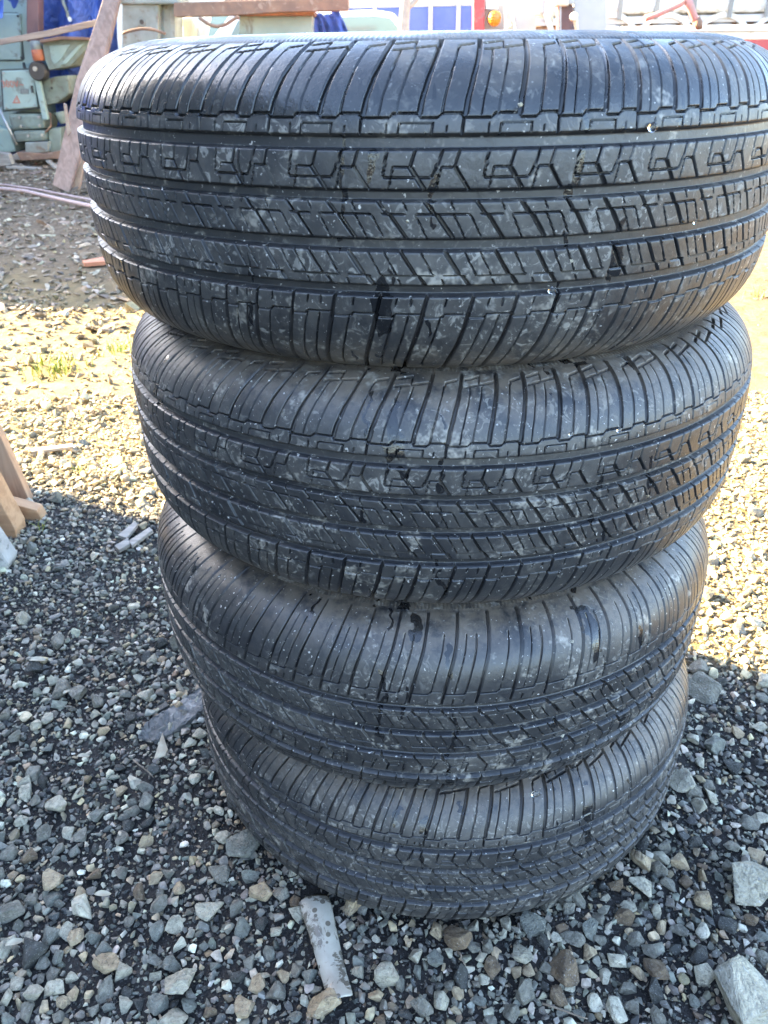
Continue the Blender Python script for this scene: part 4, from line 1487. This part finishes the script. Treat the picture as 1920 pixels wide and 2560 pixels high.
tag(prism('white_sack', [(453, 44), (482, 42), (488, 60), (484, 110), (458, 110)], 8.5, 0.2, M_CREAM, None, 0.05), 'cream sack between the iron housing and the machine bed', 'sack')
tag(prism('white_bracket', [(508, 42), (524, 40), (520, 66), (512, 110), (494, 110), (500, 66)], 8.6, 0.1, M_WHITE, None, 0.01), 'bright white bracket under the rusty beam', 'bracket')
tag(tube('hose', [at(498 + 100 * t, 44 + 22 * math.sin(math.pi * min(1, t * 1.1)), 7.75) for t in np.linspace(0, 1, 14)], 0.014, M_RUST), 'sagging brown hose under the rusty beam', 'hose')

# ------------------------------------------------------------------ background: car, tree, blue truck body
Y = 12.0
ca = empty('parked_car', (at(900, 0, Y)[0], Y, 0), 'white car whose roof and side window show above the top tyre', 'car')


def zpx(py, YY):
    return at(900, py, YY)[2]


xr = at(985, 40, Y)[0]
xl = xr - 2.0
zr = zpx(24, Y)
body = link('body', prism_mesh([(xl - 1.1, Y, 0.25), (xr + 1.2, Y, 0.25), (xr + 1.25, Y, 0.75), (xr + 0.45, Y, 0.95), (xl - 1.0, Y, 0.98)], (0, 1.65, 0), 0.05), M_WHITE, ca)
link('roof', prism_mesh([(xl - 0.75, Y + 0.1, 0.97), (xr + 0.47, Y + 0.1, 0.95), (xr, Y + 0.1, zr - 0.04), (xr - 0.25, Y + 0.1, zr), (xl - 0.2, Y + 0.1, zr - 0.02)], (0, 1.45, 0), 0.04), M_WHITE, ca)
link('side_window', prism_mesh([(xl - 0.4, Y + 0.094, 1.0), (xr - 0.95, Y + 0.094, 1.0), (xr - 0.95, Y + 0.094, zr - 0.08), (xl - 0.1, Y + 0.094, zr - 0.09)], (0, 0.02, 0), 0.004), M_GLASS, ca)
link('side_window', prism_mesh([(xr - 0.87, Y + 0.094, 1.0), (xr + 0.33, Y + 0.094, 1.0), (xr - 0.05, Y + 0.094, zr - 0.10), (xr - 0.28, Y + 0.094, zr - 0.07), (xr - 0.87, Y + 0.094, zr - 0.08)], (0, 0.02, 0), 0.004), M_GLASS, ca)
for wx in (xl - 0.3, xr + 0.45):
    for wy in (Y - 0.02, Y + 1.47):
        wh = disc('wheel', (wx, wy, 0.31), 0.31, 0.2, (0, 1, 0), M_TYREBG, ca, 28)
        disc('rim', (wx, wy - 0.01, 0.31), 0.2, 0.03, (0, 1, 0), M_STEEL, wh, 24)

Y = 9.5
tr = empty('young_tree', (at(1012, 0, Y)[0], Y, 0), 'slim pale tree trunk forking at the top edge behind the stack', 'tree')
tx = lambda x, y: at(x, y, Y)
base = at(1006, 60, Y)
tube('trunk', [(base[0], Y, -0.05), (base[0] + 0.01, Y, 0.6), tuple(tx(1010, 60)), tuple(tx(1013, 20)), tuple(tx(1016, -30)), tuple(tx(1010, -160)), tuple(tx(1020, -420))], [0.085, 0.07, 0.055, 0.056, 0.05, 0.04, 0.02], M_BARK, tr, 12)
tube('limb', [tuple(tx(1013, 22)), tuple(tx(1030, 12)), tuple(tx(1046, -6)), tuple(tx(1075, -80)), tuple(tx(1120, -300))], [0.03, 0.026, 0.022, 0.018, 0.008], M_BARK, tr, 8)
tube('limb', [tuple(tx(1012, -40)), tuple(tx(990, -100)), tuple(tx(960, -230)), tuple(tx(950, -400))], [0.03, 0.024, 0.016, 0.008], M_BARK, tr, 8)
tl = np.random.default_rng(5)
pt, ft = [], []
for _ in range(700):   # sparse winter twigs as thin blades
    b = at(tl.uniform(930, 1130), -tl.uniform(140, 480), Y) + np.array([0, tl.normal(0, 0.5), 0])
    d = tl.normal(size=3) * np.array([1, 1, 0.6]) + np.array([0, 0, 0.7])
    d *= tl.uniform(0.08, 0.25) / np.linalg.norm(d)
    s = np.cross(d, [0.3, 0.9, 0.2]); s *= 0.004 / np.linalg.norm(s)
    k = len(pt)
    pt += [tuple(b - s), tuple(b + s), tuple(b + d)]
    ft.append((k, k + 1, k + 2))
me = bpy.data.meshes.new('crown')
me.from_pydata(pt, [], ft)
link('crown', me, M_TWIG, tr)['kind'] = 'stuff'

Y = 17.0
bt = empty('blue_truck', (at(1040, 0, Y)[0], Y, 0), 'blue truck body far behind the stack, right of the white car', 'truck')
x0, x1 = at(960, 0, Y)[0], at(1150, 0, Y)[0]
zt_ = at(1040, 18, Y)[2]
box('cargo_side', x0 - 0.8, x1 + 0.6, Y, Y + 2.4, 0.75, zt_, M_BLUEP, bt, 0.02)
box('upper_side', x0 - 0.8, x1 + 0.6, Y + 0.03, Y + 2.37, zt_, zt_ + 1.2, M_WALLP, bt, 0.02)
for xq in np.linspace(x0 - 0.7, x1 + 0.5, 6):
    box('stake', xq - 0.04, xq + 0.04, Y - 0.05, Y + 0.0, 0.8, zt_ + 1.2, M_PANEL, bt, 0.005)
for xq in (x0, x1 - 0.2):
    wh = disc('wheel', (xq, Y - 0.02, 0.45), 0.45, 0.3, (0, 1, 0), M_TYREBG, bt, 28)
    disc('rim', (xq, Y - 0.03, 0.45), 0.26, 0.03, (0, 1, 0), M_STEEL, wh, 24)

# ------------------------------------------------------------------ background: lift vehicle with orange lamp
Y = 6.6
fv = empty('lift_vehicle', (at(1350, 0, Y)[0], Y, 0), 'pale vehicle with red post, grey panels and orange lamp behind the stack', 'vehicle')
rect('red_post', 1184, -60, 1212, 330, Y, 0.12, M_RED, fv, 0.008)
rect('lamp_plate', 1214, -60, 1246, 24, Y + 0.02, 0.05, M_WHITE, fv, 0.006)
rect('back_plate', 1212, 10, 1262, 330, Y + 0.10, 0.04, M_PANEL, fv, 0.004)
lc = at(1237, 44, Y - 0.04)
lr = 15 / FPX * 6.0
V, F = ICO[3]
Vl = V * np.array([lr, lr * 0.9, lr * 1.02]) + lc
Vl[:, 2] = np.where(V[:, 2] < 0, lc[2] + (Vl[:, 2] - lc[2]) * 1.2, Vl[:, 2])
lamp = link('turn_lamp', fastmesh('turn_lamp', Vl, F), M_LENS, fv)
disc('lamp_base', lc + np.array([0, 0.03, 0]), lr * 1.05, 0.05, (0, 1, 0), M_DARK, lamp)
tube('mast_tube', [at(1266, -60, Y - 0.05), at(1265, 0, Y - 0.05), at(1263, 300, Y - 0.05)], 0.018, M_WHITE, fv, 10)
tube('bent_tube', [at(1281, -60, Y - 0.08), at(1279, 20, Y - 0.08), at(1275, 42, Y - 0.08), at(1282, 58, Y - 0.05), at(1292, 130, Y - 0.02)], 0.018, M_WHITE, fv, 10)
rect('side_panel', 1288, -60, 1340, 330, Y + 0.05, 0.06, M_PANEL, fv, 0.008)
tube('guard_tube', [at(1374, -60, Y - 0.12), at(1371, 10, Y - 0.12), at(1366, 38, Y - 0.12), at(1370, 52, Y - 0.12), at(1390, 120, Y - 0.1)], 0.02, M_WHITE, fv, 10)
tube('guard_tube', [at(1386, -60, Y - 0.10), at(1382, 30, Y - 0.10), at(1376, 60, Y - 0.10)], 0.013, M_CREAM, fv, 10)
rect('valve_box', 1391, -60, 1422, 15, Y - 0.06, 0.12, M_CREAM, fv, 0.01)
rect('valve_cap', 1421, -60, 1436, 11, Y - 0.03, 0.10, M_PANEL, fv, 0.01)
rect('mast_channel', 1396, 12, 1432, 330, Y + 0.03, 0.10, M_MAROON, fv, 0.006)
ch = [at(1400 + 1.2 * (i % 2), -10 + 3.2 * i, Y - 0.04) for i in range(30)]
tube('chain', ch, 0.008, M_PANEL, fv, 6)
rect('rear_panel', 1434, -60, 1517, 330, Y + 0.06, 0.07, M_PANEL, fv, 0.01)
tube('lever', [at(1446, 120, Y - 0.1), at(1440, 60, Y - 0.1), at(1436, 44, Y - 0.1)], [0.014, 0.016, 0.024], M_CREAM, fv, 10)
disc('lever_knob', at(1436, 41, Y - 0.14), 0.028, 0.06, (0, 1, 0), M_CREAM, fv)
xa, xb = at(1184, 0, Y)[0], at(1517, 0, Y)[0]
box('chassis', xa - 0.1, xb + 0.1, Y + 0.14, Y + 1.5, 0.25, 0.75, M_RED, fv, 0.03)
for wx in (xa + 0.1, xb - 0.1):
    for wy in (Y + 0.0, Y + 1.3):
        wh = disc('wheel', (wx, wy, 0.28), 0.28, 0.2, (0, 1, 0), M_TYREBG, fv, 24)
        disc('rim', (wx, wy - 0.01, 0.28), 0.15, 0.03, (0, 1, 0), M_PANEL, wh, 20)

# ------------------------------------------------------------------ background: curtain-sided trailer, right
Y = 10.0
tt = empty('truck_trailer', (at(1740, 0, Y)[0], Y, 0), 'long trailer with strapped pale tarpaulin side, upper right', 'trailer')
xa, xb = at(1330, 40, Y)[0], at(1920, 40, Y)[0] + 3.5
zb = at(1740, 41, Y)[2]
zu = at(1740, 66, Y)[2]
sheet('curtain', [(xa, Y, zb + 2.4), (xb, Y, zb + 2.4), (xb, Y, zb + 0.03), (xa, Y, zb + 0.03)], 120, 40, 0.02, M_CURTAIN, seed=4, parent=tt)
box('curtain_frame', xa, xb, Y + 0.06, Y + 2.4, zb, zb + 2.42, M_PANEL, tt, 0.02)
box('side_rail', xa, xb, Y - 0.03, Y + 0.06, zb - 0.06, zb + 0.01, M_PANEL, tt, 0.006)
box('underframe', xa, xb, Y + 0.05, Y + 2.3, zu - 0.35, zb - 0.06, M_RUST, tt, 0.02)
xq = xa + 0.15
while xq < xb:
    box('strap', xq - 0.022, xq + 0.022, Y - 0.075, Y - 0.062, zb - 0.02, zb + 2.3, M_SHED, tt, 0.003)
    xq += 0.40
for px_ in (1520, 1657, 1798, 1935):
    c = at(px_, 95, Y)
    fd = [(c[0] + 0.36 * math.cos(a), Y - 0.05, c[2] - 0.12 + 0.36 * math.sin(a)) for a in np.linspace(0, math.pi, 17)]
    fd += [(c[0] + 0.31 * math.cos(a), Y - 0.05, c[2] - 0.12 + 0.31 * math.sin(a)) for a in np.linspace(math.pi, 0, 17)]
    link('mudguard', prism_mesh(fd, (0, 0.4, 0)), M_CURTAIN, tt)
    wh = disc('wheel', (c[0], Y - 0.03, c[2] - 0.14), 0.30, 0.35, (0, 1, 0), M_PANEL, tt, 28)
    disc('tyre', (c[0], Y + 0.0, 0.48), 0.48, 0.3, (0, 1, 0), M_TYREBG, wh, 28)

# white flatbed in front of the trailer, with a red stripe
Y = 7.4
fb = empty('white_flatbed', (at(1750, 0, Y)[0], Y, 0), 'bright white flatbed side with red band, right behind the top tyre', 'flatbed')
prism('side_board', [(1556, 66), (2100, 58), (2100, 96), (1556, 100)], Y, 0.05, M_WHITE, fb, 0.006)
prism('top_rail', [(1556, 76), (2100, 70), (2100, 75), (1556, 80)], Y - 0.03, 0.03, M_WHITE, fb, 0.004)
prism('red_band', [(1556, 101), (2100, 97), (2100, 140), (1556, 140)], Y + 0.005, 0.05, M_RED, fb, 0.006)
xa, xb = at(1556, 90, Y)[0], at(2100, 90, Y)[0]
zt_ = at(1750, 80, Y)[2]
box('deck', xa, xb, Y + 0.06, Y + 1.6, zt_ - 0.16, zt_ - 0.04, M_WHITE, fb, 0.01)
for xq in (xa + 0.4, xb - 0.5):
    disc('wheel', (xq, Y + 0.1, 0.32), 0.32, 0.2, (0, 1, 0), M_TYREBG, fb, 24)
# red bent pipe standing on the flatbed
Y = 7.3
M_REDF = simple('flare_washed_red_paint', (0.50, 0.20, 0.17), (0.42, 0.22, 0.19), 12, 0.55, 0.1, (0.38, 0.30, 0.25))  # red paint with the pale wash of lens flare put into its colour
rp = empty('red_pipe_prop', at(1740, 66, Y), 'red bent pipe shaped like an upturned V above the white flatbed', 'pipe')
tube('arm', [at(1612, 46, Y), at(1640, 38, Y), at(1700, 10, Y), at(1716, -2, Y), at(1722, -30, Y)], [0.024, 0.02, 0.024, 0.028, 0.028], M_REDF, rp, 12)
tube('leg', [at(1716, -4, Y), at(1725, 14, Y), at(1736, 44, Y), at(1742, 56, Y)], [0.03, 0.03, 0.026, 0.024], M_REDF, rp, 12)
tube('claw', [at(1740, 50, Y), at(1748, 60, Y), at(1753, 72, Y)], [0.034, 0.03, 0.012], M_RUST, rp, 10)
tube('claw', [at(1742, 54, Y), at(1746, 64, Y), at(1744, 74, Y)], [0.034, 0.03, 0.012], M_RUST, rp, 10)

# ------------------------------------------------------------------ buildings: one far behind, and the two just outside the frame on the left whose shade falls here
bd = empty('far_warehouse', (2, 34, 0), 'pale warehouse wall far behind everything', 'building')
box('wall', -30, 34, 34, 44, 0, 4.2, M_WALLP, bd)
box('roof', -30.5, 34.5, 33.5, 44.5, 4.2, 4.5, M_SHED, bd)
for i in range(10):
    wn = box('window', -24 + i * 5.6, -22.2 + i * 5.6, 33.93, 33.99, 1.3, 2.7, M_GLASS, bd)
    box('sill', -24.1 + i * 5.6, -22.1 + i * 5.6, 33.85, 33.99, 1.2, 1.29, M_WALLP, wn)
sd = empty('unseen_workshop_shed', (-4.6, -1, 0), 'grey sheet steel workshop shed just outside the left of the frame', 'shed')
XC, YC_ = -2.6, 2.411
box('wall', XC - 4, XC, -5.5, YC_, 0, 3.5, M_SHED, sd)
box('roof', XC - 4.1, XC + 0.001, -5.6, YC_ + 0.001, 3.5, 3.6, M_SHED, sd)
for i in range(24):
    box('rib', XC, XC + 0.03, -5.4 + i * 0.33, -5.32 + i * 0.33, 0.05, 3.5, M_SHED, sd)
ct = empty('storage_container', (-7, 8, 0), 'blue storage container just outside the left of the frame', 'container')
XC, YC_ = -5.6, 5.33
box('wall', XC - 2.4, XC, YC_, YC_ + 6, 0.1, 2.6, M_BLUEP, ct)
for i in range(20):
    box('rib', XC, XC + 0.03, YC_ + 0.1 + i * 0.3, YC_ + 0.25 + i * 0.3, 0.15, 2.55, M_BLUEP, ct)
